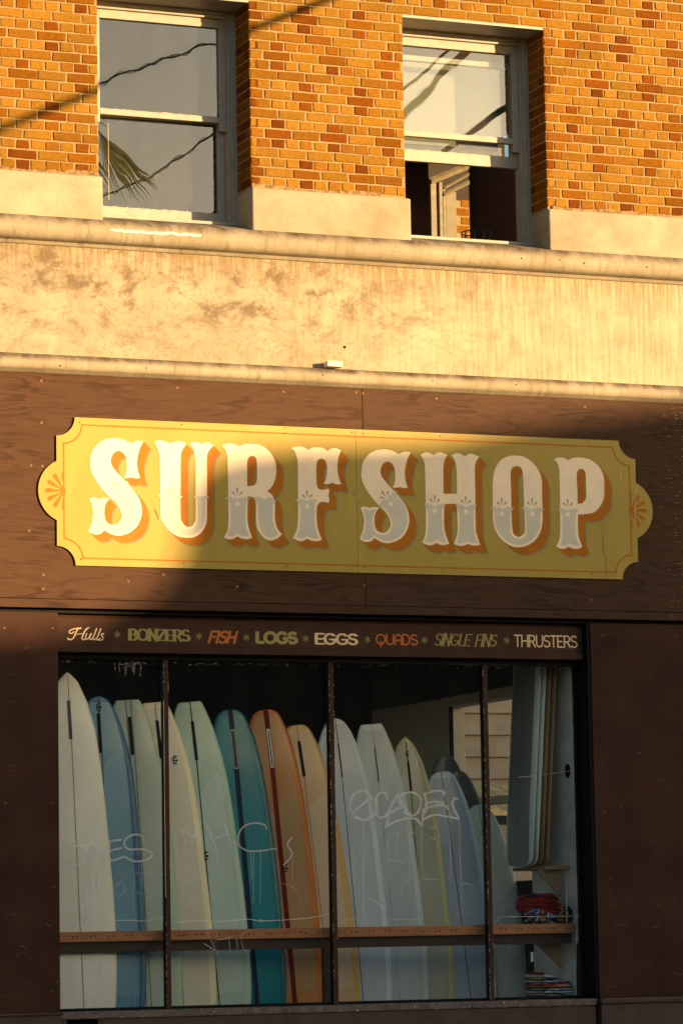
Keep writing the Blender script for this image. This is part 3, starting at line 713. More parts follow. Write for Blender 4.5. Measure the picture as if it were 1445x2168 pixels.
for px, py in ((169, 894), (385, 899), (603, 906), (603, 917), (745, 915), (768, 917), (931, 923), (1243, 935), (172, 1184), (389, 1192), (607, 1198), (752, 1200), (770, 1202), (935, 1206), (1252, 1215), (748, 1047), (760, 1065), (107, 1036), (1362, 1079)):
    q = P(px, py, YS); flat('sign_screw', fill([ell(q.x, q.z, .0052, .0052, 0, 8)]), YS-.004, M_METAL, sgn)
# scrapes in the paint of the right-hand panel
for pts, w_, mt in (([(1312, 990), (1313, 1020)], .0018, M_CR), ([(1274, 1120), (1277, 1165), (1281, 1180), (1283, 1224)], .003, M_SH), ([(1277, 1165), (1274, 1172), (1275, 1150)], .003, M_SH), ([(328, 1078), (333, 1090), (336, 1100)], .006, M_SH), ([(1345, 1028), (1344, 1060), (1342, 1085), (1344, 1110)], .0022, M_CR)):
    q = [P(a, b, YS) for a, b in pts]; flat('paint_scrape', union(stroke([(v.x, v.z) for v in q], w_)), YS-.0042, mt, sgn)

# ------------------------------------------------------------------ upper windows
def sash_window(x0, x1, zmeet, raised, nm):
    w_ = tag(MB().box(x1-.045, x1, .275, .42, 6.60, ZH-.001, .003).box(x0, x0+.045, .275, .42, 6.60, ZH-.001, .003).box(x0+.0455, x1-.0455, .285, .42, ZH-.028, ZH-.0015, .003)
             .box(x0+.0455, x1-.0455, .300, .42, ZH-.050, ZH-.0285, .003).box(x1-.065, x1-.0455, .30, .42, 6.60, ZH-.051, .003).box(x0+.0455, x0+.065, .30, .42, 6.60, ZH-.051, .003).build('window_frame', M_FR, bld))
    w_['label'] = nm
    MB().box(x0+.001, x1-.001, .235, .46, 6.576, 6.5995, .004).build('sill', M_FR, w_)
    a, b = x0+.0655, x1-.0655
    def sash(z0, z1, y0, rb, rtop, name, gm, horn=False):
        st = .055; m2 = MB()
        m2.box(a, a+st, y0, y0+.04, z0-(.06 if horn else 0), z1, .003); m2.box(b-st, b, y0, y0+.04, z0-(.06 if horn else 0), z1, .003)
        m2.box(a+st+.0003, b-st-.0003, y0-.001, y0+.04, z0, z0+rb, .003); m2.box(a+st+.0003, b-st-.0003, y0-.001, y0+.04, z1-rtop, z1, .003)
        s_ = m2.build(name, M_FR, w_)
        MB().box(a+st-.003, b-st+.003, y0+.022, y0+.026, z0+rb-.003, z1-rtop+.003).build('pane', gm, w_)
        # putty line
        V = MB(); rnd = random.Random(x0*10+z0); n = 60
        for i in range(n):
            xx = a+st+(b-a-2*st)*i/n; V.box(xx, xx+(b-a-2*st)/n*.98, y0+.010, y0+.0215, z0+rb-.001, z0+rb+.003+rnd.random()**3*.006)
        V.build('putty', M_FR, w_)
    sash(zmeet, ZH-.052, .325, .042, .062, 'upper_sash', M_GLU if not raised else M_GLU2, True)
    if raised: sash(6.60+raised, zmeet+.04+raised, .372, .085, .04, 'lower_sash', M_GLU)
    else: sash(6.603, zmeet+.04, .372, .085, .04, 'lower_sash', M_GLU)
    return w_
zm1 = Z(300, 240, .33)-.028; zm2 = Z(950, 287, .33)-.028
wa = sash_window(*W1, zm1, 0, 'closed sash window beside the left edge'); wb = sash_window(*W2, zm2, Z(900, 330, .37)-.045-6.60, 'sash window with its lower sash pushed up')
wl = MB().tube([(X(229, 260, .45), .45, Z(229, 260, .45)), (X(231, 423, .45), .45, Z(231, 423, .45))], .0018, 5)
wl.build('blind_cord', M_CR, wa)
# upstairs rooms
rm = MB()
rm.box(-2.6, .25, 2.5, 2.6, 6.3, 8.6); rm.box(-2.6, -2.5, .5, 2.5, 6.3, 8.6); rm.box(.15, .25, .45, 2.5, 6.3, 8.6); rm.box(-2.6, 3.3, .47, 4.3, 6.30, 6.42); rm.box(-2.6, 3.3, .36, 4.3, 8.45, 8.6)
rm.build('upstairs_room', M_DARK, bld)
# sheet added behind the raised window to brighten its upper pane
mb = MB(); zc0 = Z(950, 275, .45)+.0; mb.box(W2[0]+.1, W2[1]-.12, .60, .604, zc0-.10, ZH-.03); mb.build('pane_backing', paint('pane_backing_tone', (.20, .195, .175), .9, .08, 3), wb)
# partition and inner side window, lit through the open side of the building
yy = 3.3
def pbox(px0, px1, py0, py1, y0, y1, name, mt, par, b=.004):
    a = P(px0, (py0+py1)/2, y0); c = P(px1, (py0+py1)/2, y0); return MB().box(a.x, c.x, y0, y1, P(px0, py1, y0).z, P(px0, py0, y0).z, b).build(name, mt, par)
pbox(1005, 1125, 330, 520, 1.6, 1.7, 'dark_partition', M_DARKR, bld)
M_FR2 = paint('old_cream_paint', (.19, .165, .11), .6, .25, 20)
iw = thing('inner_window', (X(960, 480, yy), yy, 6.42), 'cream painted inner window frame glowing in sun, seen through the open sash', 'window')
for a, b in ((912, 924), (930, 937)): pbox(a, b, 385, 520, yy, yy+.08, 'jamb', M_FR2, iw)
pbox(938, 944, 400, 520, yy+.02, yy+.08, 'stop', M_FR2, iw)
for (xa, ya, xb, yb, w_) in ((910, 384, 1004, 345, .05), (938, 412, 1004, 380, .03), (940, 398, 1004, 362, .02)):
    p0, p1 = P(xa, ya, yy), P(xb, yb, yy+.01); MB().tube([p0, p1], w_*.6, 4).build('head', M_FR2, iw)
M_IWF = paint('inner_frame_paint', (.17, .15, .10), .6, .15, 9)
pbox(944, 966, 405, 520, yy+.06, yy+.10, 'curtain', M_IWF, iw)
pbox(846, 908, 330, 520, 1.2, 1.25, 'dark_partition', M_DARKR, bld)  # dark panel added out of the sun to keep this side black
pbox(1000, 1012, 340, 520, yy-.02, yy+.06, 'jamb', M_FR2, iw)
bw = MB(); 
for r_ in range(-3, 14):
    zz = 6.42+r_*.075+.25
    for c in range(6):
        xx = X(960, 450, 3.6)+c*.15+(r_ % 2)*.07; bw.box(xx, xx+.14, 3.6, 3.7, zz, zz+.063, .003, 0 if (r_*3+c) % 4 else 1)
bw.box(X(955, 450, 3.6), X(955, 450, 3.6)+1.0, 3.606, 3.72, 6.42, 7.7, m=2)
tag(bw.build('inner_brick_wall', [M_BR[1], M_BR[2], M_MORT]), 'patch of sunlit brick wall glimpsed past the inner window', 'wall')
MB().box(.3, 3.3, 4.2, 4.3, 6.43, 8.44).build('back_wall', M_DARK, bld)
# wire basket on the sill
wk = P(1012, 494, .62); bk = thing('wire_basket', (wk.x, .62, 6.60), 'round black wire basket just inside the open upstairs window', 'basket')
c0 = Vector((wk.x, .66, Z(1012, 491, .62)))
MB().tube([c0+Vector((.115*math.cos(t), .10*math.sin(t), 0)) for t in [6.2832*i/24 for i in range(25)]], .0045, 6).build('rim', M_METAL, bk)
MB().tube([c0+Vector((.10*math.cos(t), .085*math.sin(t), -.09)) for t in [6.2832*i/24 for i in range(25)]], .004, 6).build('base_ring', M_METAL, bk)
for i in range(9):
    t = 6.2832*i/9; MB().tube([c0+Vector((.115*math.cos(t), .10*math.sin(t), 0)), c0+Vector((.10*math.cos(t+.12), .085*math.sin(t+.12), -.09))], .0055, 5).build('stay', M_METAL, bk)

# ------------------------------------------------------------------ shop window
sw_ = thing('shop_window', (-.1, YG, 1.03), 'wide four-pane shop window with narrow brown mullions and scratched, tagged glass', 'window')
gz0, gz1 = 1.045, hz0-.050
mull = [X(354.5, 1770, YG-.05), X(706, 1770, YG-.05), X(1033.5, 1770, YG-.05)]
for i, x in enumerate(mull):
    MB().box(x-.018, x+.018, YG-.052, YG-.03, gz0-.02, gz1, .003).box(x-.015, x+.015, YG-.0299, YG+.02, gz0-.02, gz1, m=1).build('mullion', [M_BROWN2, M_BLACK], sw_)
ed = [PL+.004]+mull+[PR-.023]
for i in range(4):
    MB().box(ed[i]+.016*(i > 0), ed[i+1]-.016*(i < 3), YG, YG+.005, gz0-.01, gz1).build('pane', M_GLS, sw_)
MB().box(PL+.004, PR-.023, .02, YG+.06, .985, 1.032, .006).build('ledge', M_LEDGE, sw_)
MB().box(PL+.004, PR-.023, YG-.02, YG+.03, 1.0325, 1.052, .003).build('bottom_bead', M_BLACK, sw_)
MB().box(PL+.30, PR-.023, .035, .3, .0, .983, .004).build('kick_board', M_KICK, sw_)
MB().box(PL+.004, PL+.298, .12, .3, .0, .983, .004).build('kick_recess', M_BLACK, sw_)
MB().box(PL+.005, PL+.05, .036, .118, .0, .983, .003).box(PL+.27, PL+.297, .036, .118, .0, .983, .003).build('recess_trim', M_KICK, sw_)
MB().box(PR-.032, PR-.0235, YG-.03, YG+.02, gz0, gz1).build('side_bead', M_BLACK, sw_)
MB().box(PR-.040, PR-.0325, YG+.006, YG+.02, gz0, gz1).build('inner_bead', M_BROWN2, sw_)

def marks(name, strokes, sc, org, w_, mt, label=None, smooth=True, y=None):
    y = y or YG-.0015; polys = []
    for s_ in strokes:
        pts = [(org[0]+a/sc, org[1]+b/sc) for a, b in (hl(s_) if isinstance(s_, str) else s_)]
        if smooth and len(pts) > 2: pts = curve(pts, 4)
        q = [(P(a, b, y).x, P(a, b, y).z) for a, b in pts]
        polys += stroke(q, w_)+([ell(v[0], v[1], w_*.49, w_*.49, 0, 7) for v in q] if w_ > .006 else [])
    o = flat(name, union(polys), y, mt, sw_)
    if label: o['label'] = label
    return o
z7 = (2.408, (100, 1680)); z4 = (3.6125, (660, 1500)); z8 = (2.408, (680, 1680))
marks('graffiti', ["125,265 190,262", "165,265 180,330 165,360 135,365 108,350", "262,300 250,268 215,265 190,300 195,345 225,358 255,345 264,300", "378,235 320,242", "320,242 320,338 390,322", "320,292 380,276", "497,246 488,222 455,208 412,222 393,255 418,284 490,284 535,306 512,336 445,346 400,324"], *z7, .013, M_GRAF, 'faded scrawl JOES')
marks('graffiti', ["668,172 702,232 692,300", "668,172 725,205 788,240", "745,138 765,190 788,240", "810,150 858,268", "903,148 938,262", "828,236 918,208", "1118,182 1108,160 1055,150 1000,170 972,220 980,268 1030,293 1100,290 1168,280", "1247,225 1224,262 1248,310 1205,365"], *z7, .0105, M_GRAF, 'faded scrawl NHC')
marks('graffiti', ["452,672 405,628 345,638 295,700 290,765 318,790 385,735 445,692 485,700 494,760 455,828 392,852 335,825", "580,690 562,645 510,655 482,725 500,820 545,832 585,790 620,720 655,655", "575,880 595,770 655,655", "655,655 690,725 765,830", "590,802 645,775 705,745", "705,745 668,720 672,670 715,648 790,645 833,700 822,770 775,818 700,792",
    "1010,665 1000,632 925,635 860,658 875,700 865,800", "870,730 940,712 1003,720", "1040,765 1005,738 925,748 850,770", "855,845 905,822 960,814 1112,842", "565,905 640,862 745,840 800,850 838,890 852,770", "1112,690 1085,690 1073,730 1095,790 1125,850"], *z4, .0165, M_GRAF, 'thick faded scrawl SCAPE')
marks('ghost_graffiti', ["430,405 540,410", "445,500 535,520", "380,450 345,480 360,520 400,500 380,450", "700,380 750,360", "740,440 680,470 680,540 760,545 770,460 740,440", "1200,460 1260,480 1298,555", "600,820 560,790", "810,700 860,800 875,825", "850,700 870,720 845,770", "925,740 935,820", "960,730 972,800", "1040,700 990,720 1000,790 1040,800"], *z7, .008, M_GRAF2)
marks('ghost_graffiti', ["610,960 655,960 640,1090", "745,940 800,960", "900,910 960,920 970,1000 900,980", "930,990 980,1030", "590,1100 580,1150 700,1180", "850,1300 960,1310", "430,1440 540,1520"], *z4, .010, M_GRAF2)
marks('graffiti_drips', ["315,800 318,1100 320,1385", "388,855 390,1200 390,1600", "522,835 525,1010", "572,905 570,1400", "740,850 748,1312 680,1340 675,1420", "838,890 835,1120 848,1240", "1045,770 1058,1110 1060,1320", "975,740 975,815", "1128,850 1132,1180 1142,1330 1150,1460", "1145,1335 1225,1350 1245,1420", "785,1250 790,1500"], *z4, .0045, M_DRIP, smooth=False)
marks('graffiti_drips', ["180,370 178,560", "205,360 205,650", "235,355 237,655", "250,355 250,480", "480,345 485,480", "515,350 518,450 500,520", "442,395 440,620", "700,310 697,400", "865,270 862,395", "832,250 828,360", "935,265 938,430", "1038,300 1042,440", "1052,298 1050,560", "1088,295 1085,560", "275,875 272,920 262,925", "165,840 235,832", "450,1000 448,1100", "240,1040 240,1110", "1250,300 1248,440"], *z7, .0035, M_DRIP, smooth=False)
marks('scratches', ["340,648 420,645 500,652 560,632 602,628", "635,658 780,648 850,655 1030,640 1080,650 1210,645 1330,635 1435,615", "1080,640 1095,655", "870,745 905,742 940,728", "800,765 855,800", "560,632 510,650", "265,875 272,895 265,920", "165,832 160,850 168,880"], *z7, .0035, M_CRACK, smooth=False)
marks('scratches', ["0,625 40,615", "90,665 120,640 240,640", "330,642 500,643", "1248,480 1248,660", "885,660 910,628 1350,625", "1298,700 1296,880"], *z8, .0030, M_CRACK, smooth=False)
marks('faint_scratches', ["580,600 640,612 700,612 780,608 840,600", "120,500 160,430", "350,70 460,50", "90,480 85,560"], *z8, .0025, M_DRIP)
# dusty cobweb along the top of the panes
rnd = random.Random(5); polys = []
for i in range(110):
    px = rnd.uniform(130, 1232); q = P(px, 1399+(px-130)*.012+abs(rnd.gauss(0, 3)), YG-.001)
    polys.append(ell(q.x, q.z, rnd.uniform(.004, .02), rnd.uniform(.0015, .004), 0, 6))
flat('dust_line', union(polys), YG-.001, M_GRIME, sw_)
polys = []
for i in range(14):
    px = rnd.gauss(275, 14); ln = rnd.uniform(6, 30); q = P(px, 1402, YG-.001); q2 = P(px+rnd.uniform(-3, 3), 1402+ln, YG-.001); polys += stroke([(q.x, q.z), (q2.x, q2.z)], rnd.uniform(.004, .012))
flat('cobweb', union(polys), YG-.001, M_GRAF2, sw_)
# flaked paint on mullion edges
mb = MB(); rnd = random.Random(8)
for x in mull:
    for i in range(90):
        z = rnd.uniform(gz0, gz1); s_ = rnd.uniform(.001, .003); l_ = rnd.uniform(.003, .02); e = x-.0182 if rnd.random() < .6 else x+.0165
        mb.box(e, e+s_, YG-.0535, YG-.0522, z, z+l_)
x = mull[0]
for i in range(40): z = 1.8+i*.034; mb.box(x-.0195, x-.0165, YG-.0535, YG-.052, z, z+.031)
mb.build('flaked_paint', M_CR, sw_)

# ------------------------------------------------------------------ shop interior
shop = thing('shop_interior', (0, 2, 0), 'dark shop room behind the glass with beige side wall and grey plastered corner', 'room')
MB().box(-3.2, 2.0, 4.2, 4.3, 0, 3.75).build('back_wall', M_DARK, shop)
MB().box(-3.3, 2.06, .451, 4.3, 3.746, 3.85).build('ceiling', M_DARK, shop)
MB().box(-3.2, 1.92, .31, 4.2, .50, .62).build('display_platform', M_RPLY, shop)
MB().box(-3.2, 1.92, .301, .31, .3, .98).build('platform_front', M_DPINE, shop)
XW = 1.940
wy0, wy1 = 1.10, 2.62; wz0, wz1 = 1.9, Z(1000, 1493, 2.3)
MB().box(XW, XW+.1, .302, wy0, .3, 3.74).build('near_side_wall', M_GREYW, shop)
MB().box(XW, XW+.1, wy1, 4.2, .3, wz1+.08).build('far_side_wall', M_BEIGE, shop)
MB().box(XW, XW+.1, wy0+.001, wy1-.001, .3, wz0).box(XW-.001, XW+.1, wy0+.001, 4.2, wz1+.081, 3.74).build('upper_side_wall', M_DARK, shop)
fr = MB().box(XW-.02, XW+.12, wy1-.07, wy1-.002, wz0, wz1, .004).box(XW-.03, XW+.12, wy0+.002, wy1, wz1, wz1+.079, .004).box(XW-.01, XW+.1, wy0+.002, wy1-.071, 2.50, 2.56, .004).build('side_window_frame', M_BEIGE, shop)
MB().box(XW-.022, XW+.0, wy1-.115, wy1-.08, wz0, wz1).build('side_window_edge', M_BLACK, shop)
# next-door siding seen through the side window
sid = thing('clapboard_house', (4.2, 6.0, 0), 'beige clapboard wall next door seen through the side window of the shop', 'building')
for i in range(16):
    z = .9+i*.2; mb = MB(); mb.add([(2.4, 5.985, z), (7.2, 5.985, z), (7.2, 6.02, z+.205), (2.4, 6.02, z+.205), (2.4, 6.06, z), (7.2, 6.06, z), (7.2, 6.06, z+.205), (2.4, 6.06, z+.205)], [(0, 1, 2, 3), (5, 4, 7, 6), (4, 5, 1, 0), (3, 2, 6, 7), (4, 0, 3, 7), (1, 5, 6, 2)])
    mb.build('clapboard', M_SIDING, sid)
# corrugated roof edge in the alley
rf = thing('shed_roof', (3.0, 4.6, 0), 'corrugated shed roof edge, painted sun-bright, in the alley beyond the side window', 'roof')
mb = MB(); V = []; Fc = []
zr0 = Z(1065, 1726, 4.6); zr1 = Z(1065, 1706, 4.6); n = 60
for i in range(n+1):
    x = 2.2+i*.03; dz = .02*math.sin(i*1.3); V += [(x, 4.6, zr0), (x, 4.6, zr1-.03+dz), (x, 5.4, zr1+.2+dz)]
for i in range(n): Fc += [(3*i, 3*i+3, 3*i+4, 3*i+1), (3*i+1, 3*i+4, 3*i+5, 3*i+2)]
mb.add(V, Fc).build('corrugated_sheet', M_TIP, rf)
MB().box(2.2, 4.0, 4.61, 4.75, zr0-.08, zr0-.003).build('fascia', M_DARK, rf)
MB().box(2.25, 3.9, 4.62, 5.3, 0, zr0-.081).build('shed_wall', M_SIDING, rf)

# display rack
rk = thing('display_rack', (0, .33, .62), 'old pine rack rail with paired bolt holes running across behind the glass', 'rack')
bz1 = Z(680, 1964, .30); bz0 = Z(680, 1985, .30)
MB().box(PL-.1, XW-.06, .285, .325, bz0, bz1, .003).build('rail', M_PINE, rk)
MB().box(PL-.1, XW-.06, .3255, .365, bz0-.075, bz0+.01, .003).build('lower_rail', M_DPINE, rk)
for px in (694, 1232): 
    x = X(px, 2060, .33); MB().box(x-.035, x+.03, .3255, .365, .62, bz0-.0755, .003).build('leg', M_DPINE, rk)
mb = MB()
for i in range(31):
    x = PL+.06+i*.129
    for dx in (-.016, .016):
        z = (bz0+bz1)/2+random.uniform(-.006, .006); tr, pts = fill([ell(x+dx, z, .0075, .005, 0, 8)]); mb.add([(a, .2838, b) for a, b in pts], tr)
mb.build('bolt_holes', M_BLACK, rk)

# surfboards
def board_mats(nm, c, rail, gloss=.25):
    out = []
    for s_, cc in (('deck', c), ('rail', rail)):
        k = NT(nm+'_'+s_, gloss); p = k.pos((1, 1, .6)); n1 = k.noise(p, 2.6, 4, .6)
        k.col(k.ramp(n1, (.3, tuple(v*.90 for v in cc)), (.7, tuple(min(1, v*1.07) for v in cc)))); k.b.inputs['Specular IOR Level'].default_value = .35; out.append(k.m)
    return out
PROF = {
 'pin': [(0, .0), (.02, .03), (.07, .076), (.21, .137), (.4, .185), (.62, .212), (.85, .23), (1.45, .262), (1.8, .268), (2.4, .262)],
 'squash': [(0, .082), (.012, .094), (.06, .115), (.2, .163), (.38, .205), (.58, .236), (.8, .252), (1.05, .263), (1.33, .274), (1.6, .279), (2.1, .276)],
 'round': [(0, 0), (.006, .035), (.02, .062), (.05, .09), (.1, .12), (.21, .162), (.37, .205), (.54, .232), (.74, .248), (1, .26), (1.6, .276), (2.1, .27)],
 'rsquash': [(0, .045), (.008, .068), (.02, .088), (.045, .108), (.13, .146), (.25, .184), (.45, .215), (.64, .232), (.86, .246), (1.1, .256), (1.3, .262), (2.1, .258)],
}
def prof_w(kind, s, L, k):
    if L < 0:
        L = -L; e = L-s; w_ = .245
        if s < .3: w_ = .10+.145*s/.3
        return w_*k*min(1, math.sqrt(max(0, 1-max(0, 1-e/.05)**2))*.6+.4 if e < .05 else 1)
    T = PROF[kind]; w_ = T[-1][1]
    for (a, b), (c, d) in zip(T, T[1:]):
        if a <= s <= c: w_ = b+(d-b)*(s-a)/(c-a); break
    e = (L-s)
    if e < .75: w_ = min(w_, T[-1][1]*math.sqrt(max(0, 1-((.75-e)/.75)**2))**.8)
    return w_*k
def surfboard(tail, bot, y, kind, mats, label, k=1.0, stringers=((0, .004),), smat=None, box=None, boxm=None, logo=None, stand=.62, L=None, group='surfboards standing on end in the shop window', axis=None, wdir=Vector((1, 0, 0)), name='surfboard', thick=.036, boxrim=None, blunt=False, lap=None):
    if axis is None:
        T = P(*tail, y); B = P(bot, 2140, y); a = (B-T).normalized()
        L = (T.z-stand)/(-a.z)
    else: T, a = axis
    wd = (wdir-a*wdir.dot(a)).normalized(); nrm = wd.cross(a).normalized()      # nrm: towards the street
    if nrm.y > 0 and abs(nrm.y) > .2: nrm = -nrm
    if abs(nrm.y) <= .2 and nrm.x > 0: nrm = -nrm
    base = T+a*L; sb = thing(name, (base.x, base.y, base.z), label, 'surfboard', group)
    ss = [0, .006, .014, .025, .045, .07, .1, .15, .21, .3, .4, .52, .65, .8, 1.0, 1.25, 1.5, 1.8, 2.1]; ss = [s for s in ss if s < L-.8]
    ss += [L-.75*x for x in (1, .8, .6, .42, .27, .15, .07, .02, .0)]
    U = [-1, -.985, -.94, -.87, -.78, -.5, 0, .5, .78, .87, .94, .985, 1]
    V = []; rows = []
    LP = -L if blunt else L
    def at(s, u, side, off=0.0):
        w_ = prof_w(kind, s, LP, k); t = thick*min(1, (.25+s/.5))*min(1, .2+(L-s)/.5); t = min(t, .01+w_*.6)
        rock = .05*max(0, (s-L*.62)/L)**2*4+.02*max(0, (.5-s))**2*3
        h = t*max(0, 1-abs(u)**5)**.6*(1 if side > 0 else .8)
        return T+a*s+wd*(w_*u)+nrm*(h*side+off-rock*0)
    nU = len(U)
    for s in ss:
        for u in U: V.append(at(s, u, 1))
        for u in U[1:-1][::-1]: V.append(at(s, u, -1))
    n = nU+nU-2; Fc = []; fm = []
    for i in range(len(ss)-1):
        for j in range(n):
            Fc.append((i*n+j, i*n+(j+1) % n, (i+1)*n+(j+1) % n, (i+1)*n+j))
            fm.append(0 if (4 <= j < 8 and ss[i] >= .045) or (j > 14) else 1)
    Fc.append(tuple(range(n))); fm.append(1)
    bd = mesh('deck', V, Fc, mats, sb, fm, True)
    def strip(nm2, u0m, u1m, s0, s1, mt, off):
        V = []; n2 = max(2, int((s1-s0)/.06))
        for i in range(n2+1):
            s = s0+(s1-s0)*i/n2; w_ = max(prof_w(kind, s, LP, k), .02)
            for um in (u0m, u1m): V.append(at(s, um/w_ if abs(um/w_) < .9 else math.copysign(.9, um), 1, off))
        return mesh(nm2, V, [(2*i, 2*i+1, 2*i+3, 2*i+2) for i in range(n2)], mt, sb)
    for (c, hw) in stringers: strip('stringer', c-hw, c+hw, .004, L-.15, smat or M_METAL, .0012)
    if lap:
        mt_l, s0l, kl = lap; V = []; nu, nv = 10, 26
        for j in range(nv+1):
            for i in range(nu+1):
                u = -.74+1.48*i/nu; sa = s0l-kl*u+.10*u*u; V.append(at(sa+(L-.5-sa)*j/nv, u, 1, .0008))
        mesh('tint_panel', V, [(j*(nu+1)+i, j*(nu+1)+i+1, (j+1)*(nu+1)+i+1, (j+1)*(nu+1)+i) for j in range(nv) for i in range(nu)], mt_l, sb, None, True)
    if box:
        c, hw, s0, s1 = box
        if boxrim: strip('fin_box_rim', c-hw-.004, c+hw+.004, s0-.006, s1+.006, boxrim, .0020)
        strip('fin_box', c-hw, c+hw, s0, s1, boxm or M_BLACK, .0028)
        if boxrim: strip('fin_slot', c-hw*.35, c+hw*.35, s0+.01, s1-.01, M_METAL, .0036)
    if logo:
        for (s, u, sz) in logo:
            sz *= .8
            w_ = prof_w(kind, s, L, k); pl = []
            q = at(s, u/w_, 1, .003); polys = []
            for i in range(7):
                t = 6.283*i/7; polys.append(ell(q.x+sz*.62*math.cos(t)*.6, q.z+sz*.75*math.sin(t), sz*.22, sz*.16, t, 8))
            polys += stroke([(q.x-sz*.5, q.z), (q.x+sz*.5, q.z-.2*sz)], sz*.2)
            tr, pts = union(polys); mesh('board_decal', [(p_[0], q.y-.001, p_[1]) for p_ in pts], tr, M_BLACK, sb)
    return sb
M_RED = paint('red_stripe', (.15, .004, .003), .4, .1, 14, .1); M_NAVY = paint('navy_stripe', (.006, .02, .05), .4, .1, 14, .1); M_TAN = paint('wood_stringer', (.32, .16, .06), .5, .2, 30)
M_GREYST = paint('grey_stringer', (.22, .26, .32), .4, .1); M_WBOX = paint('white_box', (.7, .7, .66), .4, .05)
bmx = {
 'white': board_mats('white_board', (.88, .88, .80), (.92, .90, .76)), 'blue': board_mats('blue_board', (.14, .31, .43), (.035, .17, .30)),
 'sage': board_mats('sage_board', (.44, .52, .46), (.42, .58, .44)), 'cream': board_mats('cream_board', (.70, .67, .55), (.88, .80, .55)),
 'mint': board_mats('mint_board', (.44, .60, .52), (.48, .68, .56)), 'teal': board_mats('teal_board', (.0, .22, .29), (.0, .15, .20)),
 'orange': board_mats('orange_board', (.46, .20, .07), (.56, .16, .02)), 'tan': board_mats('tan_board', (.62, .43, .26), (.70, .42, .14)),
 'ice': board_mats('ice_board', (.56, .64, .72), (.74, .84, .90)), 'ice2': board_mats('pale_blue_board', (.56, .65, .68), (.70, .82, .82)),
 'lemon': board_mats('lemon_board', (.50, .51, .40), (.74, .68, .32)), 'steel': board_mats('steel_board', (.48, .55, .62), (.68, .78, .84)),
 'dark': board_mats('dark_board', (.08, .08, .07), (.10, .10, .09)), 'olive': board_mats('olive_board', (.12, .12, .10), (.14, .14, .12)),
}
k = NT('brushed_resin', .4); n1 = k.noise(k.pos((1, 1, 1)), 28, 5, .7, 1.5); k.col(k.ramp(n1, (.35, (.66, .66, .56)), (.65, (.92, .92, .82)))); k.bump(n1, .1, .002); bmx['resin'] = [k.m, board_mats('resin', (.6, .64, .58), (.80, .84, .76))[1]]
def tint(nm, c): return board_mats(nm, c, c)[0]
Y0, DY = .41, .072
def yb(i): return Y0+DY*i
surfboard((142, 1423), 175, yb(0), 'pin', bmx['white'], 'off-white pintail longboard, first from the left, brown stringer and dark green fin box', smat=M_TAN, stringers=((0, .003),), box=(-.006, .012, .20, .47), boxm=paint('green_black', (.012, .03, .03), .4))
surfboard((208, 1474), 236, yb(1), 'round', bmx['blue'], 'denim blue round-tailed longboard with darker blue rails behind the white pintail', box=(-.010, .013, .12, .40), logo=((.075, -.005, .045),), lap=(tint('blue_panel', (.20, .38, .50)), .50, .30))
surfboard((270, 1482), 313, yb(2), 'squash', bmx['sage'], 'sage green square-tailed longboard with twin black stringers', stringers=((-.018, .0025), (.018, .0025)), box=(.0, .012, .12, .39))
surfboard((327, 1487), 387, yb(3), 'squash', bmx['cream'], 'cream square-tailed longboard half hidden by the first mullion', smat=M_GREYST, stringers=((0, .004),), box=(.0, .012, .13, .40), logo=((.42, .10, .045),))
surfboard((401, 1486), 462, yb(4), 'squash', bmx['mint'], 'mint green square-tailed longboard right of the first mullion', stringers=((0, .005),), box=(.0, .012, .14, .42), logo=((1.1, -.0, .05),), lap=(tint('mint_panel', (.52, .67, .61)), .66, .28))
surfboard((486, 1503), 542, yb(5), 'rsquash', bmx['teal'], 'deep teal longboard with wide navy centre stripe', smat=M_NAVY, stringers=((0, .019),), box=(.0, .012, .15, .42), boxrim=M_WBOX, lap=(tint('teal_panel', (.0, .25, .32)), .66, .14))
surfboard((561, 1503), 622, yb(6), 'rsquash', bmx['orange'], 'burnt orange longboard with red centre stripe and white fin box', smat=M_RED, stringers=((0, .019),), box=(.0, .013, .14, .42), boxm=M_WBOX, boxrim=M_METAL, logo=((1.15, .02, .05),), lap=(tint('orange_panel', (.42, .25, .12)), .70, .22))
surfboard((626, 1535), 702, yb(7), 'rsquash', bmx['tan'], 'tan longboard with amber rail just left of the second mullion', k=.98, stringers=((0, .002),), box=(.0, .012, .12, .38), lap=(tint('tan_panel', (.66, .50, .34)), .62, .22))
surfboard((708, 1521), 767, yb(8), 'round', bmx['ice'], 'pale grey-blue round-tailed board standing behind the second mullion', k=.98, stringers=((0, .003),), box=(.0, .006, .18, .44), boxrim=M_WBOX)
surfboard((785, 1533), 845, yb(9), 'squash', bmx['ice2'], 'pale blue-green square-tailed board with thin white fin box, centre of the third pane', k=.97, smat=M_GREYST, stringers=((0, .0015),), box=(.0, .005, .17, .43), boxrim=M_WBOX)
surfboard((856, 1559), 903, yb(10), 'pin', bmx['lemon'], 'grey pintail board with lemon yellow rail', k=.95, stringers=((0, .004),), box=(.0, .009, .19, .42), logo=((.13, 0, .035),))
surfboard((934, 1634), 998, yb(11), 'rsquash', bmx['steel'], 'steel grey-blue squash tail board left of the third mullion', k=.96, stringers=((-.010, .003),))
surfboard((941, 1596), 990, yb(13.5), 'round', bmx['dark'], 'small dark round-tailed board highest of those behind the steel grey board', k=.9, stringers=((0, .003),))
surfboard((968, 1631), 1035, yb(12.6), 'round', bmx['olive'], 'dark olive round-tailed board against the beige side wall', k=.9, stringers=((0, .002),))
surfboard((1012, 1703), 1052, yb(11.9), 'round', bmx['resin'], 'clear board with brushed mottled resin, last of the row beside the third mullion', k=1.07, stringers=((0, .002),))
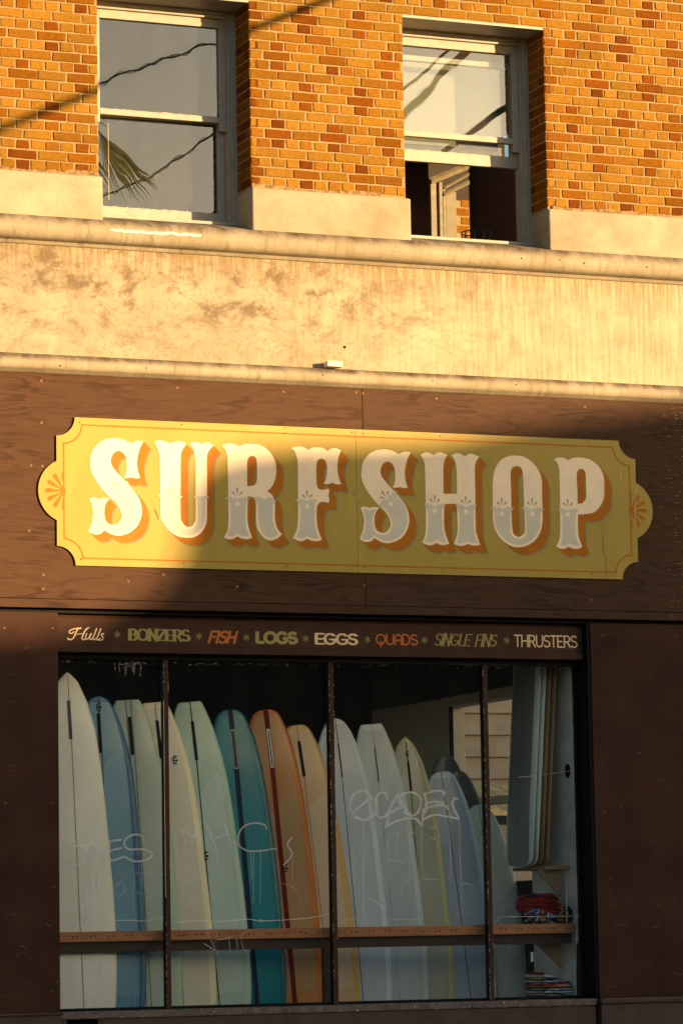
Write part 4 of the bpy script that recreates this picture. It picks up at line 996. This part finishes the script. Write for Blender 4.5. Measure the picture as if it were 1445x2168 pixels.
# side rack boards
sh = thing('corner_shelf', (1.8, .6, 1.9), 'raw plywood shelf with triangular brackets carrying four upright boards', 'shelf')
shz = Z(1160, 1833, .45)
MB().box(X(1092, 1833, .95), XW-.002, .44, 1.02, shz-.028, shz, .002).build('shelf_board', M_RPLY, sh)
def bracket(z, nm='bracket'):
    mb = MB(); a, b, c = (XW-.24, z), (XW-.05, z), (XW-.05, z-.20); V = [(x, .50, zz) for x, zz in (a, b, c)]+[(x, .52, zz) for x, zz in (a, b, c)]
    mb.add(V, [(0, 2, 1), (3, 4, 5), (0, 1, 4, 3), (1, 2, 5, 4), (2, 0, 3, 5)]).build(nm, M_RPLY, sh)
bracket(shz-.0285)
ls = thing('lower_shelf', (1.8, .6, 1.2), 'lower raw plywood shelf with a triangular bracket behind the pine rail', 'shelf')
lz = Z(1190, 1992, .45)
MB().box(X(1130, 1992, .9), XW-.05, .44, .9, lz-.018, lz, .002).build('shelf_board', M_RPLY, ls)
mb = MB(); V = [(x, y_, z_) for y_ in (.50, .52) for x, z_ in ((XW-.26, lz-.019), (XW-.06, lz-.019), (XW-.06, lz-.20))]
mb.add(V, [(0, 2, 1), (3, 4, 5), (0, 1, 4, 3), (1, 2, 5, 4), (2, 0, 3, 5)]).build('bracket', M_RPLY, ls)
g2 = 'boards upright on the corner shelf'
for i, (px, lab, c, rl, th) in enumerate(((1130, 'slate grey board with black stringer, leftmost of the four on the corner shelf', (.29, .28, .30), (.80, .84, .74), .026), (1141, 'board with pale green-white rail, second of the four on the corner shelf', (.75, .80, .70), (.88, .92, .80), .022),
        (1152, 'dark brown board, third of the four on the corner shelf', (.28, .16, .08), (.42, .26, .13), .022), (1163, 'honey brown board nearest the grey plaster wall', (.55, .34, .16), (.62, .38, .18), .015))):
    xb = 1.50+i*.062 if i else 1.505; xb = X(px, 1828, .45); Lb = 2.25
    ax = Vector((.088, 0.03*0, -1)); ax = Vector((-.075, 0, -1)).normalized()
    T = Vector((xb, .72, shz))-ax*Lb
    surfboard(None, None, 0, 'round', board_mats('rack_board', c, rl), lab, k=.98, axis=(T, ax), L=Lb, wdir=Vector((0, -1, 0)), group=g2, thick=th, stringers=((0, .003),), blunt=True)
# cord and hole on the grey wall
hole = P(1219, 1632, .34)
MB().tube([(XW-.010, .38, Z(1219, 1632, .38)), (X(1150, 1640, .42), .42, Z(1150, 1640, .42)), (X(1096, 1646, .42), .42, Z(1096, 1646, .42))], .002, 5).build('tie_cord', M_CR, sh)
tr, pts = fill([ell(.44, Z(1219, 1632, .4), .05, .055, 0, 11)]); mesh('wall_hole', [(XW-.0015, a, b) for a, b in pts], tr, M_BLACK, shop)

# blankets
def cloth(nm, cols, sc, axis=2, fine=0.0):
    k = NT(nm, .95); v = k.noise(k.pos(), 1, 0)
    g = k.n('ShaderNodeNewGeometry'); sx = k.n('ShaderNodeSeparateXYZ'); k.l(g.outputs['Position'], sx.inputs[0])
    wob = k.noise(k.pos(), 9, 3, .6)
    t = k.math('FRACT', k.math('ADD', k.math('MULTIPLY', sx.outputs[axis], sc), k.math('MULTIPLY', wob, 1.6 if not fine else fine)))
    rp = k.n('ShaderNodeValToRGB'); rp.color_ramp.interpolation = 'CONSTANT'; e = rp.color_ramp.elements
    while len(e) < len(cols): e.new(.5)
    for i, c in enumerate(cols): e[i].position = i/len(cols); e[i].color = (*c, 1)
    k.l(t, rp.inputs[0]); k.col(rp.outputs[0]); k.bump(k.noise(k.pos(), 80, 3), .8, .01); return k.m
RED = (.55, .012, .008); DR = (.06, .006, .006); BLU = (.02, .09, .32); WH = (.75, .70, .6); ORG = (.6, .18, .02); NV = (.012, .016, .03); GR = (.12, .16, .06)
M_C1 = cloth('red_weave', (RED, RED, DR, RED, DR), 14); M_C2 = cloth('camo_weave', (NV, ORG, GR, NV, WH, DR, NV), 10, 0); M_C3 = cloth('blue_weave', (BLU, BLU, ORG, NV, BLU, WH), 9, 0, 2.5)
M_C4 = cloth('serape_a', (WH, BLU, WH, NV, ORG, RED, WH, BLU), 12, 2, .25); M_C5 = cloth('serape_b', (WH, RED, DR, WH, NV, BLU, WH), 15, 2, .2)
def roll(cx, cz, y0, y1, r, mt, label, name='rolled_blanket', turns=4):
    t_ = thing(name, (cx, y0, cz-r), label, 'blanket', 'blankets on the corner shelves')
    V = []; Fc = []; n = turns*14
    for i in range(n+1):
        a = 6.2832*i/14; rr = r*(.12+.88*i/n)*(1+.06*math.sin(a*2.3))
        for y in (y0+random.uniform(-.008, .008), y1): V.append((cx+rr*math.cos(a), y, cz+rr*math.sin(a)*.92))
        rr2 = rr-r*.13
        V.append((cx+rr2*math.cos(a), y0+random.uniform(-.004, .012), cz+rr2*math.sin(a)*.92))
    for i in range(n): Fc += [(3*i, 3*i+3, 3*i+4, 3*i+1), (3*i+2, 3*i+5, 3*i+3, 3*i)]
    mesh('cloth', V, Fc, mt, t_, None, True); return t_
def cl(px, py, y): q = P(px, py, y); return q.x, q.z
yb_ = .40
x_, z_ = cl(1165, 1912, yb_+.02); roll(x_, z_, yb_+.04, .85, .095, M_C1, 'red and black woven blanket rolled up on top of the other blankets')
x_, z_ = cl(1196, 1935, yb_); roll(x_, z_, yb_, .8, .075, M_C2, 'dark patterned blanket roll with orange and cream flecks next to the grey wall')
def heap(px0, px1, py0, py1, y0, y1, mt, label, name, seed, folds=3):
    a = P(px0, py1, (y0+y1)/2); b = P(px1, py0, (y0+y1)/2); rnd = random.Random(seed); t_ = thing(name, ((a.x+b.x)/2, y0, a.z), label, 'blanket', 'blankets on the corner shelves')
    H = b.z-a.z
    for f in range(folds):
        V = []; Fc = []; n = 14; m_ = 10; z0 = a.z+H*f/folds; hh = H/folds*1.1; ph = rnd.uniform(0, 6)
        for i in range(n+1):
            u = i/n; x = a.x+(b.x-a.x)*(u*(.86+.12*math.sin(ph+f))+.04)
            for j in range(m_):
                t = 6.2832*j/m_; e = min(1, 4*u+.2, 4*(1-u)+.15)
                V.append((x, (y0+y1)/2-(y1-y0)/2*math.cos(t)*.95, z0+hh/2+hh*.52*math.sin(t)*e+.012*math.sin(u*7+ph)+.02*(1-u)))
        for i in range(n):
            for j in range(m_): Fc.append((i*m_+j, i*m_+(j+1) % m_, (i+1)*m_+(j+1) % m_, (i+1)*m_+j))
        Fc += [tuple(range(m_)), tuple(n*m_+j for j in range(m_))[::-1]]
        mesh('fold', V, Fc, mt[f % len(mt)], t_, None, True)
    return t_
heap(1118, 1174, 1932, 1962, .37, .6, [M_C3], 'crumpled blue and orange blanket at the front of the shelf', 'crumpled_blanket', 2, 2)
heap(1120, 1150, 1900, 1935, .50, .8, [cloth('dark_weave', (NV, DR, NV, BLU), 10)], 'dark blanket heaped behind the red roll', 'crumpled_blanket', 4, 2)
t_ = thing('folded_blanket', (1.75, .42, Z(1160, 2120, .42)), 'folded serape blankets with white, blue and red stripes on the lower shelf', 'blanket', 'blankets on the corner shelves')
rnd = random.Random(6); mts = [M_C5, M_C4, M_C4, cloth('serape_c', (NV, ORG, WH, RED, BLU, WH), 18, 2, .3), M_C5]
for f in range(5):
    zb_ = 2121-f*11.5; p0 = P(1131, zb_, .58); p1 = P(1201-f*3, zb_, .58); hh = .043; V = []; Fc = []; n = 18; m_ = 12; ph = rnd.uniform(0, 6); yo = rnd.uniform(-.02, .02)
    for i in range(n+1):
        u = i/n; x = p0.x+(p1.x-p0.x)*u; zc = p0.z+hh/2+.016*math.sin(u*3.2+f*.5)+.004*math.sin(u*14+ph)-(.02*f*.4)*u; e = min(1, math.sqrt(max(0, 1-max(0, (u-.88)/.12)**2)))*.94+.06
        for j in range(m_):
            t = 6.2832*j/m_; cy = math.copysign(abs(math.cos(t))**.35, math.cos(t)); cz = math.copysign(abs(math.sin(t))**.6, math.sin(t))
            V.append((x, .58+yo-.17*cy, zc+hh*.5*cz*e+.003*math.sin(u*30+j)))
    for i in range(n):
        for j in range(m_): Fc.append((i*m_+j, i*m_+(j+1) % m_, (i+1)*m_+(j+1) % m_, (i+1)*m_+j))
    Fc += [tuple(range(m_)), tuple(n*m_+j for j in range(m_))[::-1]]
    mesh('fold', V, Fc, mts[f], t_, None, True)
MB().box(X(1128, 2124, .85), XW-.05, .40, .85, Z(1160, 2124, .42)-.02, Z(1160, 2124, .42)-.001).build('bottom_shelf', M_DPINE, ls)
MB().box(X(1124, 1965, .9), XW-.02, .367, .9, bz1-.025, bz1-.004).build('blanket_shelf', M_DPINE, sh)
tg = P(1125, 2026, .40); tagm = thing('price_tag', (tg.x, .42, tg.z), 'small white tag hanging beside the last board', 'tag')
MB().box(tg.x-.009, tg.x+.012, .40, .402, tg.z-.035, tg.z+.035).build('card', M_WBOX, tagm)

# ------------------------------------------------------------------ across the street
# a building on the sun side whose parapet throws the shade over the lower right of the facade
SIL = [(-900, 1400), (-300, 1368), (0, 1350), (200, 1328), (330, 1292), (425, 1235), (465, 1150), (472, 1020), (520, 972), (600, 945), (750, 940), (900, 934), (1030, 915), (1150, 892), (1300, 874), (1445, 856), (1900, 800), (3600, 700)]
YC = -26.0
poly = []
for px, py in SIL:
    q = P(px, py, 0); poly.append((q.x+TA*-YC, q.z+TE*-YC))
poly2 = [(poly[0][0], 0.0)]+poly+[(poly[-1][0], 0.0)]
nb = thing('parapet_building', (poly[5][0]+4, YC-3, 0), 'low plastered building across the street with a curved stepped parapet', 'building')
MB().prism(poly2, YC-.4, YC).build('parapet_wall', M_FARB, nb)
MB().box(poly2[0][0]+.2, poly2[-1][0], YC-8, YC-.401, 0, 5.0).build('block', M_FARB, nb)
for i in range(4):
    x = poly2[0][0]+2+i*2.6; MB().box(x, x+1.2, YC-.02, YC+.04, 1.0, 3.2, .01).build('window', M_DARK, nb)
fb = thing('row_building', (14, -36, 0), 'long dark flat-roofed row of buildings added out of view across the street', 'building')  # unseen row, added so the shop glass reflects something dark
MB().box(-20, 60, -44, -36, 0, 6.9).build('wall', M_FARB, fb)
for i in range(16):
    MB().box(-16+i*4.6, -14+i*4.6, -36.0, -35.95, 1, 3.4, .01).build('window', M_DARK, fb)

def mirror(px, py, d, yg=.35):
    q = P(px, py, yg+d); q.y = yg-d; return q
# overhead cables
def cable(pts, r, label, n=26, sag=.25, wig=.0, twist=False):
    a, b = Vector(pts[0]), Vector(pts[1]); L = []
    for i in range(n+1):
        t = i/n; v = a.lerp(b, t); v.z -= sag*4*t*(1-t); v.z += wig*math.sin(t*37)+wig*.6*math.sin(t*91); v.y += wig*math.cos(t*53); L.append(v)
    t_ = thing('overhead_cable', tuple(L[0]), label, 'cable', 'overhead cables')
    MB().tube(L, r, 6).build('strand', M_CABLE, t_)
    if twist:
        MB().tube([v+Vector((0, .02*math.cos(i*1.1), .028*math.sin(i*.9))) for i, v in enumerate(L)], r*.5, 5).build('strand', M_CABLE, t_)
def shp(px, py, y):
    q = P(px, py, 0); return Vector((q.x-TA*y, y, q.z-TE*y))
a = shp(-1500, 868, -9.5); b = shp(1300, -242, -3.0)
cable((a, b), .029, 'thick bundled cable sloping up above the pavement, its shadow crossing the bricks', sag=0)
cable((mirror(60, 218, 14.5), mirror(560, 60, 13.5)), .011, 'twisted black service cable reflected in the upper left pane', 60, .0, .012, True)
cable((mirror(100, 445, 15), mirror(560, 195, 14)), .010, 'slack black cable reflected in the lower left pane', 60, .25, .008, True)
cable((mirror(700, 400, 11), mirror(1100, -15, 11)), .045, 'thick pole stay reflected in the right window', 20, 0)
cable((mirror(700, 335, 11), mirror(1040, 20, 11)), .018, 'thin cable above the pole stay reflected in the right window', 20, 0)
# palm across the street
pc = mirror(100, 215, 15)
pm = thing('palm_tree', (pc.x, pc.y, 0), 'tall fan palm across the street whose fronds reflect in the left window', 'tree')
MB().tube([(pc.x, pc.y, -.12), (pc.x+.08, pc.y, 4), (pc.x, pc.y, pc.z-.1)], [.22, .17, .14], 12).build('trunk', paint('palm_bark', (.16, .11, .07), .9, .4, 8), pm)
k = NT('palm_leaf', .5); k.col(k.ramp(k.noise(k.pos(), 3, 3), (.3, (.10, .13, .03)), (.7, (.22, .24, .07)))); tl = k.n('ShaderNodeBsdfTranslucent'); tl.inputs[0].default_value = (.7, .75, .30, 1); mxx = k.n('ShaderNodeMixShader'); mxx.inputs[0].default_value = .5; k.l(k.b.outputs[0], mxx.inputs[1]); k.l(tl.outputs[0], mxx.inputs[2]); k.l(mxx.outputs[0], k.out.inputs[0]); mg = k.m; rnd = random.Random(11); mb = MB()
for f in range(6):
    az = rnd.uniform(0, 6.283); el = rnd.uniform(-.9, 1.2); Lf = rnd.uniform(.9, 1.3); d = Vector((math.cos(az)*math.cos(el), math.sin(az)*math.cos(el), math.sin(el)))
    o = Vector(pc)+d*.15; tip = o+d*Lf+Vector((0, 0, -.35*Lf)); side = d.cross(Vector((0, 0, 1))).normalized()
    for j in range(22):
        s_ = (j-10.5)/10.5; base = o+d*Lf*.45; e = base+(d*math.cos(s_*1.3)+side*math.sin(s_*1.3))*Lf*.65+Vector((0, 0, -.28*Lf*(1+abs(s_)*.4)+rnd.uniform(-.05, .05)))
        nn = (e-base).cross(Vector((0, 0, 1))).normalized()*.005; mb.add([base-nn, base+nn, (base+e)/2+nn*1.6+Vector((0, 0, .06)), e, (base+e)/2-nn*1.6+Vector((0, 0, .06))], [(0, 1, 2, 3, 4)])
    mb.tube([o, base], .012, 4)
tag(mb.build('crown', mg, pm), kind='stuff')
